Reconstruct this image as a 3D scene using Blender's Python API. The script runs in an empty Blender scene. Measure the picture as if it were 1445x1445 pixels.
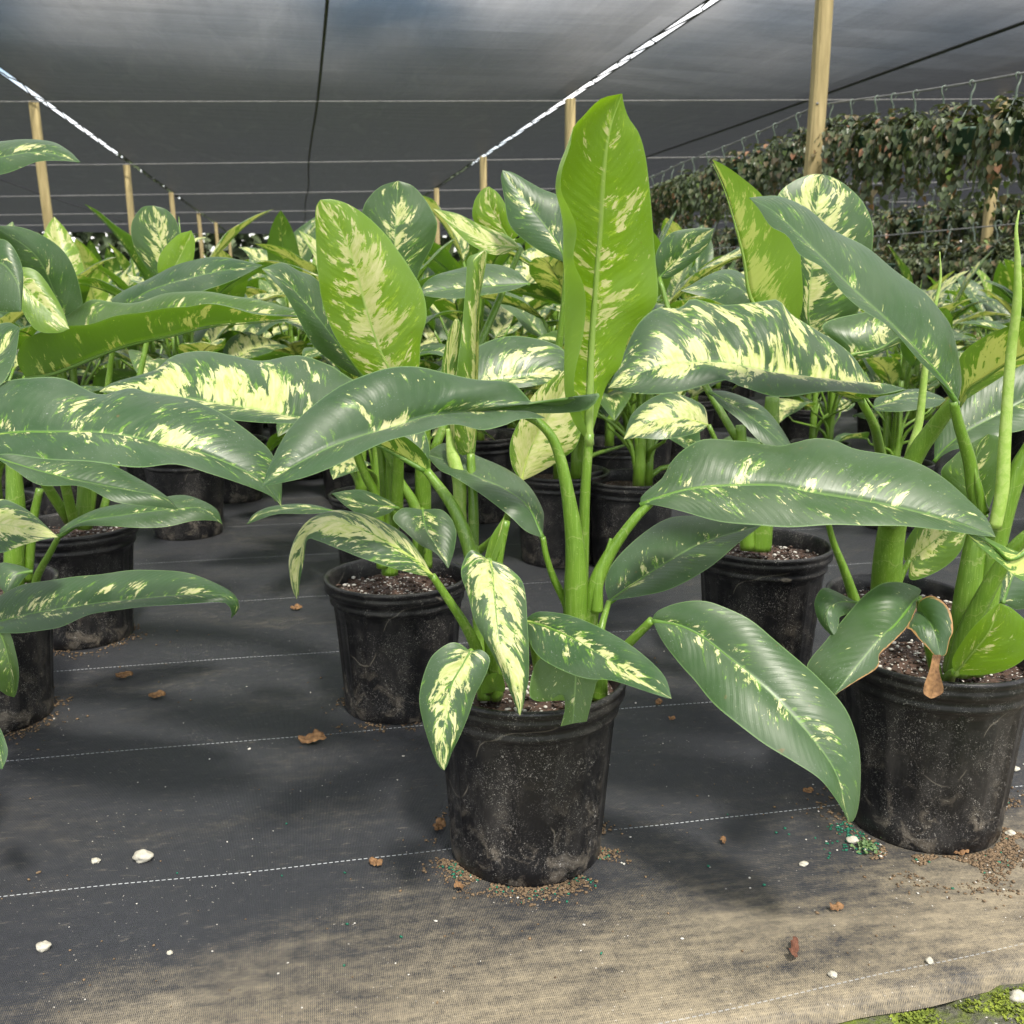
import bpy, bmesh, math, random
from mathutils import Vector, Matrix, noise as mnoise
R = math.radians
random.seed(7)
sc = bpy.context.scene
col = sc.collection

# ------------------------------------------------------------------ camera
CAMZ = 0.825
PITCH = math.atan(0.2246)
CP, SP = math.cos(PITCH), math.sin(PITCH)
cam_d = bpy.data.cameras.new('camera')
cam = bpy.data.objects.new('camera', cam_d)
col.objects.link(cam)
cam.location = (0, 0, CAMZ)
cam.rotation_euler = (math.pi/2 - PITCH, 0, 0)
cam_d.sensor_width = 36; cam_d.lens = 36
cam_d.clip_start = 0.05; cam_d.clip_end = 2000
cam_d.dof.use_dof = True; cam_d.dof.focus_distance = 1.45; cam_d.dof.aperture_fstop = 11
sc.camera = cam

def ray(px, py):
    h = (px-722.5)/1445; v = (py-722.5)/1445
    return Vector((h, CP - v*SP, -(v*CP+SP)))
def at(px, py, Y):                       # photo point at forward distance Y
    d = ray(px, py)
    return Vector((0, 0, CAMZ)) + d*(Y/d.y)
def atz(px, py, Z):                      # photo point on a level plane
    d = ray(px, py)
    return Vector((0, 0, CAMZ)) + d*((Z-CAMZ)/d.z)

GA = R(11.54)                            # the nursery's rows run this way
GU = Vector((math.cos(GA), math.sin(GA), 0)); GV = Vector((-math.sin(GA), math.cos(GA), 0))
def guv(u, v, z=0): return GU*u + GV*v + Vector((0, 0, z))

# ------------------------------------------------------------------ objects
def tag(o, label=None, cat=None, group=None, kind=None):
    if label: o['label'] = label
    if cat: o['category'] = cat
    if group: o['group'] = group
    if kind: o['kind'] = kind
    return o
def empty(name, loc, label, cat, group=None):
    o = bpy.data.objects.new(name, None); col.objects.link(o)
    o.location = loc; o.empty_display_size = .05
    return tag(o, label, cat, group)
class MB:
    def __init__(s):
        s.v = []; s.f = []; s.uv = []; s.at = []; s.mi = []
    def add(s, vs, fs, uvs=None, attrs=None, mi=0):
        b = len(s.v); s.v += [Vector(v) for v in vs]
        s.f += [tuple(i+b for i in f) for f in fs]
        s.mi += [mi]*len(fs)
        s.uv += uvs if uvs else [(0, 0)]*len(vs)
        s.at += attrs if attrs else [(0, 0, 0, 0, 0)]*len(vs)
    def merge(s, o, mat=None):
        s.add([mat @ v for v in o.v] if mat else o.v, o.f, list(o.uv), list(o.at))
    def build(s, name, mats, parent=None, smooth=True, off=None, loc=None):
        me = bpy.data.meshes.new(name)
        o0 = Vector(off) if off is not None else (world_loc(parent) if parent else Vector((0, 0, 0)))
        me.from_pydata([v-o0 for v in s.v], [], s.f)
        lay = me.uv_layers.new(name='UVMap')
        vi = [0]*len(me.loops); me.loops.foreach_get('vertex_index', vi)
        buf = []
        for i in vi: buf += s.uv[i]
        lay.data.foreach_set('uv', buf)
        for k, nm in enumerate(('vari', 'young', 'seed', 'rib', 'burn')):
            if any(a[k] for a in s.at):
                a = me.attributes.new(nm, 'FLOAT', 'POINT')
                a.data.foreach_set('value', [float(t[k]) for t in s.at])
        if not isinstance(mats, (list, tuple)): mats = [mats]
        for m in mats: me.materials.append(m)
        if len(mats) > 1: me.polygons.foreach_set('material_index', s.mi)
        me.polygons.foreach_set('use_smooth', [smooth]*len(me.polygons))
        me.update()
        o = bpy.data.objects.new(name, me); col.objects.link(o)
        if parent: o.parent = parent
        if loc is not None: o.location = loc
        return o
def world_loc(o):
    p = Vector((0, 0, 0))
    while o: p += o.location; o = o.parent
    return p
def copy_tree(o, parent=None):
    c = o.copy(); col.objects.link(c)
    if parent: c.parent = parent
    for ch in o.children: copy_tree(ch, c)
    return c
def spline(pts, n):                      # Catmull-Rom, even by length
    P = [Vector(p) for p in pts]
    if len(P) == 2: return [P[0].lerp(P[1], i/(n-1)) for i in range(n)]
    P = [P[0]*2-P[1]] + P + [P[-1]*2-P[-2]]
    d = []
    for i in range(1, len(P)-2):
        a, b, c, e = P[i-1], P[i], P[i+1], P[i+2]
        for k in range(12):
            t = k/12
            d.append(.5*((2*b)+(c-a)*t+(2*a-5*b+4*c-e)*t*t+(3*b-a-3*c+e)*t**3))
    d.append(P[-2])
    L = [0]
    for i in range(1, len(d)): L.append(L[-1]+(d[i]-d[i-1]).length)
    out = []; j = 0
    for i in range(n):
        s = L[-1]*i/(n-1)
        while j < len(L)-2 and L[j+1] < s: j += 1
        t = (s-L[j])/max(1e-9, L[j+1]-L[j])
        out.append(d[j].lerp(d[j+1], min(1, max(0, t))))
    return out
def tube(mb, pts, r, seg=10, n=None, attr=(0, 0, 0, 0, 0), cap=True, oval=1.0):
    n = n or max(2, len(pts)*4)
    P = spline(pts, n)
    if not isinstance(r, (list, tuple)): r = [r, r]
    vs = []; fs = []; uv = []
    up = Vector((.1, .9, .3)); acc = 0
    for i, p in enumerate(P):
        t = (P[min(i+1, n-1)]-P[max(i-1, 0)]).normalized()
        x = t.cross(up)
        if x.length < 1e-3: x = t.cross(Vector((1, 0, 0)))
        x.normalize(); y = x.cross(t).normalized()
        f = i/(n-1)*(len(r)-1); k = min(int(f), len(r)-2); rr = r[k]*(1-(f-k))+r[k+1]*(f-k)
        if i: acc += (p-P[i-1]).length
        for j in range(seg):
            a = 2*math.pi*j/seg
            vs.append(p + x*math.cos(a)*rr + y*math.sin(a)*rr*oval); uv.append((acc, j/seg))
    for i in range(n-1):
        for j in range(seg):
            k = (j+1) % seg
            fs.append((i*seg+j, i*seg+k, (i+1)*seg+k, (i+1)*seg+j))
    if cap:
        fs.append(tuple(range(seg-1, -1, -1))); fs.append(tuple((n-1)*seg+j for j in range(seg)))
    mb.add(vs, fs, uv, [attr]*len(vs))
def lathe(mb, prof, seg=48, c=(0, 0, 0), flute=None):
    vs = []; fs = []
    for i, (r, z) in enumerate(prof):
        for j in range(seg):
            a = 2*math.pi*j/seg
            rr = r - (flute(a, z) if flute else 0)
            vs.append((c[0]+rr*math.cos(a), c[1]+rr*math.sin(a), c[2]+z))
    for i in range(len(prof)-1):
        for j in range(seg):
            k = (j+1) % seg
            fs.append((i*seg+j, i*seg+k, (i+1)*seg+k, (i+1)*seg+j))
    mb.add(vs, fs)

# ------------------------------------------------------------------ materials
class NT:
    def __init__(s, name):
        s.m = bpy.data.materials.new(name); s.m.use_nodes = True
        s.t = s.m.node_tree; s.t.nodes.clear()
        s.out = s.t.nodes.new('ShaderNodeOutputMaterial')
    def n(s, typ, ins=None, **props):
        nd = s.t.nodes.new(typ)
        for k, v in props.items(): setattr(nd, k, v)
        for k, v in (ins or {}).items():
            if isinstance(v, bpy.types.NodeSocket): s.t.links.new(v, nd.inputs[k])
            else: nd.inputs[k].default_value = v
        return nd
    def math(s, op, a, b=0.0, c=None):
        d = {0: a, 1: b}
        if c is not None: d[2] = c
        return s.n('ShaderNodeMath', d, operation=op).outputs[0]
    def mix(s, f, a, b):
        nd = s.t.nodes.new('ShaderNodeMix'); nd.data_type = 'RGBA'
        for i, v in ((0, f), (6, a), (7, b)):
            if isinstance(v, bpy.types.NodeSocket): s.t.links.new(v, nd.inputs[i])
            elif i and len(v) == 3: nd.inputs[i].default_value = (*v, 1)
            else: nd.inputs[i].default_value = v
        return nd.outputs[2]
    def step(s, v, a, b):
        return s.n('ShaderNodeMapRange', {0: v, 1: a, 2: b}).outputs[0]
    def attr(s, name):
        return s.n('ShaderNodeAttribute', attribute_name=name).outputs['Fac']
    def noise(s, vec, scale, detail=3, rough=.55, dist=0.0, dim='3D'):
        return s.n('ShaderNodeTexNoise', {'Vector': vec, 'Scale': scale, 'Detail': detail, 'Roughness': rough, 'Distortion': dist}).outputs['Fac']
    def vec(s, x, y, z=0.0):
        return s.n('ShaderNodeCombineXYZ', {0: x, 1: y, 2: z}).outputs[0]
    def bump(s, h, strength, dist=.001):
        return s.n('ShaderNodeBump', {'Height': h, 'Strength': strength, 'Distance': dist}).outputs[0]
    def pbr(s, **k):
        return s.n('ShaderNodeBsdfPrincipled', {a.replace('_', ' '): b for a, b in k.items()}).outputs[0]
    def done(s, sh): s.t.links.new(sh, s.out.inputs[0]); return s.m
    def obj(s): return s.n('ShaderNodeTexCoord').outputs['Object']
    def geo(s): return s.n('ShaderNodeNewGeometry')
C = lambda r, g, b: (r, g, b, 1)

def make_leaf_mat():
    m = NT('leaf')
    uv = m.n('ShaderNodeUVMap', uv_map='UVMap').outputs[0]
    sep = m.n('ShaderNodeSeparateXYZ', {0: uv})
    U, S = sep.outputs[0], sep.outputs[1]
    vari, young, seed, rib, burn = [m.attr(k) for k in ('vari', 'young', 'seed', 'rib', 'burn')]
    a = m.math('ABSOLUTE', S)
    sg = m.math('GREATER_THAN', S, 0.0)
    sd = m.math('MULTIPLY_ADD', seed, 13.7, m.math('MULTIPLY', sg, 7.31))
    q = m.math('SUBTRACT', U, m.math('MULTIPLY', m.math('POWER', a, 1.25), .055))
    v1 = m.vec(m.math('MULTIPLY', q, 118.), m.math('MULTIPLY', a, 4.0), sd)
    n1 = m.noise(v1, 1.0, 5, .68, .7)
    v0 = m.vec(m.math('MULTIPLY', q, 34.), m.math('MULTIPLY', a, 1.7), m.math('ADD', sd, 40.))
    n0 = m.noise(v0, 1.0, 1, .5)
    val = m.math('ADD', m.math('MULTIPLY', n1, .52), m.math('MULTIPLY', n0, .48))
    # threshold: more cream by the midrib, little by the margin and the tip
    thr = m.math('SUBTRACT', m.math('MULTIPLY_ADD', m.math('POWER', a, 1.4), .15, .635), m.math('MULTIPLY', vari, .22))
    d = m.math('SUBTRACT', val, thr)
    cream = m.step(d, -.004, .022)
    v2 = m.vec(m.math('MULTIPLY', q, 150.), m.math('MULTIPLY', a, 3.4), m.math('ADD', sd, 91.))
    n2 = m.noise(v2, 1.0, 3, .7, .2)
    d2 = m.math('ADD', m.math('MULTIPLY', d, .8), m.math('MULTIPLY_ADD', n2, .46, -.225))
    lime = m.math('MULTIPLY', m.step(d2, -.02, .045), m.math('MULTIPLY_ADD', n1, .9, .30))
    # single flecks strewn along the veins
    v3 = m.vec(m.math('MULTIPLY', q, 230.), m.math('MULTIPLY', a, 6.), m.math('ADD', sd, 17.))
    fl = m.step(m.math('SUBTRACT', m.noise(v3, 1.0, 2, .6), m.math('MULTIPLY', a, .05)), .655, .675)
    fl = m.math('MULTIPLY', fl, m.step(n0, .47, .55))
    big = m.noise(m.vec(m.math('MULTIPLY', U, 9.), m.math('MULTIPLY', S, 1.0), sd), 1.0, 2)
    dark = m.mix(big, C(.016, .045, .015), C(.038, .090, .030))
    hue = m.n('ShaderNodeTexWhiteNoise', {1: seed}, noise_dimensions='1D').outputs[0]
    dark = m.mix(m.math('MULTIPLY', hue, .38), dark, C(.050, .098, .024))
    yg = m.mix(big, C(.084, .180, .004), C(.180, .315, .013))
    base = m.mix(young, dark, yg)
    limec = m.mix(young, C(.13, .28, .015), C(.36, .50, .035))
    creamc = m.mix(m.step(n1, .35, .62), C(.33, .42, .085), C(.58, .555, .29))
    base = m.mix(lime, base, limec)
    base = m.mix(fl, base, creamc)
    base = m.mix(cream, base, creamc)
    # pale midrib, pale thin margin
    mid = m.math('MULTIPLY', m.step(a, .035, .012), m.math('MULTIPLY_ADD', young, .35, .42))
    base = m.mix(mid, base, m.mix(young, C(.20, .34, .09), C(.38, .52, .13)))
    base = m.mix(m.math('MULTIPLY', m.step(a, .965, .99), .45), base, C(.20, .34, .11))
    base = m.mix(rib, base, m.mix(young, C(.085, .20, .03), C(.36, .50, .12)))
    # water marks and dust
    P = m.geo().outputs['Position']
    w = m.step(m.noise(P, 420., 2, .6), .64, .74)
    w = m.math('MULTIPLY', w, m.step(m.noise(P, 21., 2), .42, .66))
    base = m.mix(m.math('MULTIPLY', w, .42), base, C(.5, .53, .48))
    film = m.step(m.noise(P, 13., 3, .6), .42, .8)
    base = m.mix(m.math('MULTIPLY', film, .12), base, C(.34, .37, .31))
    spots = m.math('MULTIPLY', m.step(m.noise(P, 75., 2, .7), .70, .745), m.step(m.noise(P, 8., 1), .5, .62))
    base = m.mix(m.math('MULTIPLY', spots, .55), base, C(.16, .10, .035))
    # underside
    under = m.mix(.5, base, m.mix(young, C(.095, .205, .012), C(.29, .45, .085)))
    under = m.mix(m.math('MULTIPLY', cream, .75), under, C(.50, .58, .14))
    bf = m.geo().outputs['Backfacing']
    colr = m.mix(bf, base, under)
    # scorched edge
    bs = m.math('ADD', m.math('MULTIPLY', m.math('GREATER_THAN', burn, .5), sg),
                m.math('MULTIPLY', m.math('ADD', m.math('LESS_THAN', burn, -.5), m.math('GREATER_THAN', burn, 1.5)), m.math('SUBTRACT', 1.0, sg)))
    be = m.step(m.math('MULTIPLY_ADD', n2, .34, a), 1.07, 1.11)
    colr = m.mix(m.math('MULTIPLY', bs, be), colr, m.mix(n1, C(.16, .05, .015), C(.55, .33, .13)))
    # vein relief
    qw = m.math('MULTIPLY_ADD', n0, .016, q)
    wv = m.math('SINE', m.math('MULTIPLY', qw, 540.))
    wv2 = m.math('SINE', m.math('MULTIPLY', qw, 1790.))
    h = m.math('ADD', wv, m.math('MULTIPLY', wv2, .22))
    h = m.math('MULTIPLY', h, m.math('MULTIPLY', m.step(a, .0, .15), m.step(a, 1.05, .6)))
    h = m.math('ADD', h, m.math('MULTIPLY', m.noise(P, 160., 2), .8))
    nb = m.bump(h, .095, .0012)
    rough = m.math('MULTIPLY_ADD', film, .22, m.math('MULTIPLY_ADD', bf, .05, .39))
    p = m.pbr(Base_Color=colr, Roughness=rough, Specular_IOR_Level=.52, Sheen_Weight=.16, Sheen_Roughness=.35, Normal=nb)
    tc = m.mix(cream, m.mix(young, C(.15, .34, .008), C(.28, .50, .008)), C(.62, .66, .14))
    tr = m.n('ShaderNodeBsdfTranslucent', {'Color': tc}).outputs[0]
    f = m.math('MULTIPLY_ADD', young, .14, .22)
    return m.done(m.n('ShaderNodeMixShader', {0: f, 1: p, 2: tr}).outputs[0])
LEAF = make_leaf_mat()

def make_stem_mat():
    m = NT('stem'); P = m.geo().outputs['Position']
    o = m.obj(); s = m.n('ShaderNodeSeparateXYZ', {0: o})
    st = m.noise(m.vec(m.math('MULTIPLY', s.outputs[0], 420.), m.math('MULTIPLY', s.outputs[1], 420.), m.math('MULTIPLY', s.outputs[2], 14.)), 1.0, 3, .6)
    n = m.noise(P, 26., 3)
    c = m.mix(n, C(.065, .145, .010), C(.145, .26, .025))
    c = m.mix(m.math('MULTIPLY', m.step(st, .5, .75), .5), c, C(.25, .38, .09))
    sz = m.n('ShaderNodeSeparateXYZ', {0: P}).outputs[2]
    rg = m.math('FRACT', m.math('MULTIPLY_ADD', n, 1.4, m.math('MULTIPLY', sz, 17.)))
    c = m.mix(m.math('MULTIPLY', m.step(rg, .06, .0), .4), c, C(.34, .38, .16))
    sp = m.step(m.noise(P, 520., 1), .69, .75)
    c = m.mix(m.math('MULTIPLY', sp, .5), c, C(.40, .48, .22))
    p = m.pbr(Base_Color=c, Roughness=.36, Subsurface_Weight=.12, Subsurface_Radius=(.004, .008, .001), Normal=m.bump(st, .25, .001))
    return m.done(p)
STEM = make_stem_mat()

def make_pale_stem():
    m = NT('pale_stem'); P = m.geo().outputs['Position']
    v = m.step(m.noise(P, 70., 5, .7, .6), .44, .56)
    v2 = m.step(m.noise(P, 190., 4, .7), .55, .62)
    c = m.mix(m.math('MULTIPLY', v, .22), C(.23, .36, .06), C(.55, .60, .26)); c = m.mix(m.math('MULTIPLY', v2, .2), c, C(.12, .25, .03))
    return m.done(m.pbr(Base_Color=c, Roughness=.42))
PALE = make_pale_stem()

def make_pot_mat():
    m = NT('pot_plastic'); P = m.obj()
    s = m.n('ShaderNodeSeparateXYZ', {0: P})
    fl = m.noise(P, 260., 2, .6, 2.2)
    fleck = m.step(fl, .60, .66)
    fleck = m.math('MULTIPLY', fleck, m.step(m.noise(P, 22., 4, .65), .38, .62))
    dust = m.step(m.noise(m.vec(s.outputs[0], s.outputs[1], m.math('MULTIPLY', s.outputs[2], .5)), 18., 5, .65), .48, .80)
    low = m.step(s.outputs[2], .17, .02)
    splash = m.math('MULTIPLY', m.step(m.noise(P, 24., 5, .7, .8), .52, .68), low)
    ln = m.n('ShaderNodeMapRange', {0: m.math('ABSOLUTE', m.math('SUBTRACT', m.noise(P, 7., 1), .5)), 1: .006, 2: .0}).outputs[0]
    scr = m.math('MULTIPLY', ln, m.step(m.noise(P, 9., 1), .56, .6))
    c = m.mix(m.math('MULTIPLY', dust, .25), C(.0055, .0055, .0065), C(.11, .10, .09))
    c = m.mix(m.math('MULTIPLY', splash, .46), c, C(.25, .215, .17))
    c = m.mix(m.math('MULTIPLY', fleck, .55), c, C(.42, .40, .37))
    c = m.mix(m.math('MULTIPLY', scr, .3), c, C(.35, .31, .25))
    r = m.math('MULTIPLY_ADD', dust, .3, .36)
    return m.done(m.pbr(Base_Color=c, Roughness=r, Specular_IOR_Level=.38, Normal=m.bump(m.noise(P, 300., 2), .15, .001)))
POT = make_pot_mat()

def make_soil_mat():
    m = NT('potting_soil'); P = m.geo().outputs['Position']
    v = m.n('ShaderNodeTexVoronoi', {'Vector': P, 'Scale': 150.})
    c = m.mix(v.outputs['Color'], C(.012, .008, .006), C(.085, .045, .028))
    w = m.step(m.noise(P, 210., 1), .66, .70)
    c = m.mix(w, c, C(.5, .48, .45))
    return m.done(m.pbr(Base_Color=c, Roughness=.85, Normal=m.bump(v.outputs['Distance'], .9, .004)))
SOIL = make_soil_mat()

def simple(name, c1, c2, scale, rough=.7, bump=.3, bscale=None, stretch=None, spec=.4):
    m = NT(name); P = m.obj()
    if stretch: P = m.n('ShaderNodeMapping', {'Vector': P, 'Scale': stretch}).outputs[0]
    n = m.noise(P, scale, 4, .6)
    c = m.mix(m.step(n, .3, .7), C(*c1), C(*c2))
    return m.done(m.pbr(Base_Color=c, Roughness=rough, Specular_IOR_Level=spec, Normal=m.bump(m.noise(P, bscale or scale*2, 4), bump, .003)))
STONE = simple('limestone', (.28, .26, .21), (.50, .48, .40), 60, .85, .6, 120)
DRY = simple('dry_leaf', (.06, .028, .012), (.30, .165, .07), 75, .8, .5)
BARK = simple('bark_chip', (.06, .022, .012), (.17, .07, .04), 90, .85, .7)
WOOD = simple('treated_wood', (.24, .19, .085), (.46, .37, .19), 6, .75, .35, 12, (6, 6, .55))
STEEL = simple('galvanised_wire', (.13, .13, .13), (.24, .24, .24), 40, .5, .1)
HOOK = simple('green_hanger_plastic', (.085, .12, .095), (.15, .19, .155), 20, .5, .1)
BASKET = simple('green_basket_plastic', (.022, .055, .036), (.04, .085, .055), 14, .5, .1)
BEAD = simple('green_fertiliser', (.0, .07, .04), (.008, .15, .085), 200, .4, .05)
CRUMB = simple('crumb', (.022, .014, .009), (.24, .165, .095), 330, .9, .3)
CLIP = simple('white_clip', (.7, .7, .7), (.8, .8, .8), 30, .5, .1)
WEED = simple('weed', (.05, .10, .03), (.14, .22, .08), 80, .6, .2)
MOSSLEAF = simple('moss', (.06, .09, .012), (.22, .27, .03), 60, .9, .5)

def make_ground_mat():
    m = NT('weed_cloth')
    P = m.geo().outputs['Position']
    mp = m.n('ShaderNodeMapping', {'Vector': P, 'Rotation': (0, 0, -GA)}, vector_type='POINT').outputs[0]
    s = m.n('ShaderNodeSeparateXYZ', {0: mp}); u, v = s.outputs[0], s.outputs[1]
    # white marker threads woven in every 0.44 m
    warp = m.math('MULTIPLY_ADD', m.noise(m.vec(u, v, 0.), 1.3, 2), .04, m.math('ADD', v, -.02))
    warp = m.math('SUBTRACT', warp, m.math('MULTIPLY', m.math('MULTIPLY', u, .075), m.step(v, 1.25, 1.0)))
    fr = m.math('FRACT', m.math('MULTIPLY_ADD', warp, 1/.44, LINE0))
    ln = m.step(m.math('ABSOLUTE', m.math('SUBTRACT', fr, .5)), .0027, .0016)
    dash = m.step(m.math('SINE', m.math('MULTIPLY', u, 6.2832*120)), -.6, -.2)
    worn = m.step(m.noise(m.vec(m.math('MULTIPLY', u, 3.), m.math('MULTIPLY', v, 9.)), 1.0, 3), .28, .46)
    ln = m.math('MULTIPLY', m.math('MULTIPLY', ln, dash), m.math('MULTIPLY', worn, m.math('MULTIPLY_ADD', m.step(v, 1.05, 1.3), .55, .40)))
    # the weave
    wu = m.math('SINE', m.math('MULTIPLY', u, 6.2832*430)); wv = m.math('SINE', m.math('MULTIPLY', v, 6.2832*230))
    weave = m.math('MULTIPLY', wu, m.math('MULTIPLY_ADD', wv, .5, .6))
    # trodden soil, thickest along the open edge, with some sunlit brightness painted in there
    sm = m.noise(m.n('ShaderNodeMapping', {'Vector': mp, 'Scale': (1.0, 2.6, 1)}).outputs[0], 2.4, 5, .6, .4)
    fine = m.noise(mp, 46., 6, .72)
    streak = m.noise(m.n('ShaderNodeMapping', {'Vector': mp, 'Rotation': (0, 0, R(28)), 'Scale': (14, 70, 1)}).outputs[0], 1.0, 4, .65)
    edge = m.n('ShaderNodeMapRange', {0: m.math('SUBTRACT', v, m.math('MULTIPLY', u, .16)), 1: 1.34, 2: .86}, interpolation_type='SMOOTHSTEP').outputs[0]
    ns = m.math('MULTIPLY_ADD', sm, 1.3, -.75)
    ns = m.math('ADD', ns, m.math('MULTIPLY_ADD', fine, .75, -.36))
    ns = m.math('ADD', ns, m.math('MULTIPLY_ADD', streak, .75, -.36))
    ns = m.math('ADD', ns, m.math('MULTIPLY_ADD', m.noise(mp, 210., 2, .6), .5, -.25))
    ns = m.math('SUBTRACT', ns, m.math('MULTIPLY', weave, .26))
    dirt_sun = m.math('MULTIPLY_ADD', edge, .56, m.math('MULTIPLY', ns, m.math('MULTIPLY_ADD', edge, .50, .50)))
    dm = m.math('MULTIPLY', m.step(dirt_sun, .06, .74), .9)
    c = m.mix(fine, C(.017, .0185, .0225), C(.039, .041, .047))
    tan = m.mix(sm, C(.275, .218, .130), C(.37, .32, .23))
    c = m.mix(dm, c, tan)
    c = m.mix(ln, c, C(.44, .46, .48))
    # pale specks of perlite dust
    sp = m.step(m.noise(P, 190., 1), .735, .76)
    sp = m.math('MULTIPLY', sp, m.step(m.noise(P, 5., 2), .40, .60))
    c = m.mix(m.math('MULTIPLY', sp, .8), c, C(.5, .47, .42))
    sc_ = m.math('MULTIPLY', m.step(m.noise(m.n('ShaderNodeMapping', {'Vector': mp, 'Scale': (30, 95, 1), 'Rotation': (0, 0, .5)}).outputs[0], 1.0, 4, .7), .60, .72), .30)
    c = m.mix(sc_, c, C(.24, .21, .17))
    rough = m.math('MULTIPLY_ADD', dm, .35, .52)
    wr = m.noise(m.n('ShaderNodeMapping', {'Vector': mp, 'Scale': (2.2, 7, 1)}).outputs[0], 1.0, 3, .5, .8)
    hh = m.math('ADD', m.math('MULTIPLY_ADD', wr, 9., m.math('MULTIPLY', weave, .6)), m.math('MULTIPLY', fine, 1.4))
    return m.done(m.pbr(Base_Color=c, Roughness=rough, Specular_IOR_Level=.35, Normal=m.bump(hh, .5, .0015)))
# thread phase: a thread lies at the photo's (420, 1221) and every 0.44 m behind it
_p = atz(420, 1221, 0); LINE0 = (.5 - (_p.dot(GV))/.44) % 1.0
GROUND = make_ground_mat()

def make_moss_ground():
    m = NT('mossy_soil'); P = m.geo().outputs['Position']
    n = m.noise(P, 14., 6, .68); f = m.noise(P, 120., 4, .65)
    c = m.mix(f, C(.025, .028, .020), C(.13, .125, .09))
    c = m.mix(m.step(n, .44, .54), c, m.mix(f, C(.03, .055, .008), C(.17, .21, .02)))
    c = m.mix(m.step(m.noise(P, 170., 1), .70, .74), c, C(.45, .43, .38))
    return m.done(m.pbr(Base_Color=c, Roughness=.95, Normal=m.bump(m.math('ADD', n, f), .9, .012)))
MOSS = make_moss_ground()

def make_cloth():
    # woven shade cloth: its holes show when looked at square on and close up at a grazing angle
    m = NT('shade_cloth'); P = m.geo().outputs['Position']; g = m.geo()
    mp = m.n('ShaderNodeMapping', {'Vector': P, 'Rotation': (0, 0, -GA)}).outputs[0]
    cs = m.math('ABSOLUTE', m.n('ShaderNodeVectorMath', {0: g.outputs['True Normal'], 1: g.outputs['Incoming']}, operation='DOT_PRODUCT').outputs['Value'])
    s = m.n('ShaderNodeSeparateXYZ', {0: mp})
    fold = m.noise(m.n('ShaderNodeMapping', {'Vector': mp, 'Scale': (.7, 9, 1)}).outputs[0], 1.0, 5, .65)
    cr = m.noise(m.n('ShaderNodeMapping', {'Vector': mp, 'Scale': (5, 1.2, 1), 'Rotation': (0, 0, .5)}).outputs[0], 1.0, 5, .6, .8)
    thr = m.math('MULTIPLY_ADD', m.noise(m.n('ShaderNodeMapping', {'Vector': mp, 'Scale': (1.2, 26, 1)}).outputs[0], 1.0, 4, .75), .5, m.math('MULTIPLY', m.noise(m.n('ShaderNodeMapping', {'Vector': mp, 'Scale': (30, .5, 1)}).outputs[0], 1.0, 4, .75), .5))
    open_ = m.n('ShaderNodeMapRange', {0: cs, 1: .147, 2: .43}, interpolation_type='SMOOTHSTEP').outputs[0]
    open_ = m.math('MULTIPLY', open_, m.math('MULTIPLY_ADD', thr, .42, m.math('MULTIPLY_ADD', m.math('ADD', fold, cr), .24, .14)))
    c = m.mix(m.step(thr, .36, .64), C(.0065, .007, .0085), C(.024, .0255, .030))
    c = m.mix(m.math('MULTIPLY', m.step(cr, .54, .66), .22), c, C(.14, .14, .14))
    c = m.mix(m.math('MULTIPLY', m.step(fold, .42, .30), .5), c, C(.006, .006, .007))
    p = m.pbr(Base_Color=c, Roughness=.55, Normal=m.bump(m.math('ADD', fold, cr), .6, .03))
    tl = m.n('ShaderNodeBsdfTranslucent', {'Color': C(.040, .043, .050)}).outputs[0]
    ms = m.n('ShaderNodeMixShader', {0: .25, 1: p, 2: tl}).outputs[0]
    tp = m.n('ShaderNodeBsdfTransparent', {'Color': C(1, 1, 1)}).outputs[0]
    return m.done(m.n('ShaderNodeMixShader', {0: open_, 1: ms, 2: tp}).outputs[0])
CLOTH = make_cloth()
def make_hem():
    m = NT('shade_cloth_hem')
    return m.done(m.pbr(Base_Color=C(.008, .008, .009), Roughness=.7))
HEM = make_hem()

def make_vine_mat():
    m = NT('vine_leaf'); P = m.geo().outputs['Position']
    sd = m.attr('seed'); k = m.n('ShaderNodeTexWhiteNoise', {1: sd}, noise_dimensions='1D').outputs[0]
    c = m.mix(k, C(.040, .065, .028), C(.11, .14, .055))
    c = m.mix(m.step(k, .72, .80), c, C(.15, .11, .055))
    c = m.mix(m.step(m.noise(m.geo().outputs['Position'], 2.6, 2), .52, .66), c, C(.075, .105, .042))
    c = m.mix(m.step(k, .955, .965), c, C(.30, .14, .07))
    c = m.mix(m.attr('young'), c, C(.11, .17, .03))
    p = m.pbr(Base_Color=c, Roughness=.42)
    tr = m.n('ShaderNodeBsdfTranslucent', {'Color': C(.09, .12, .03)}).outputs[0]
    return m.done(m.n('ShaderNodeMixShader', {0: .15, 1: p, 2: tr}).outputs[0])
VINE = make_vine_mat()

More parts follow.
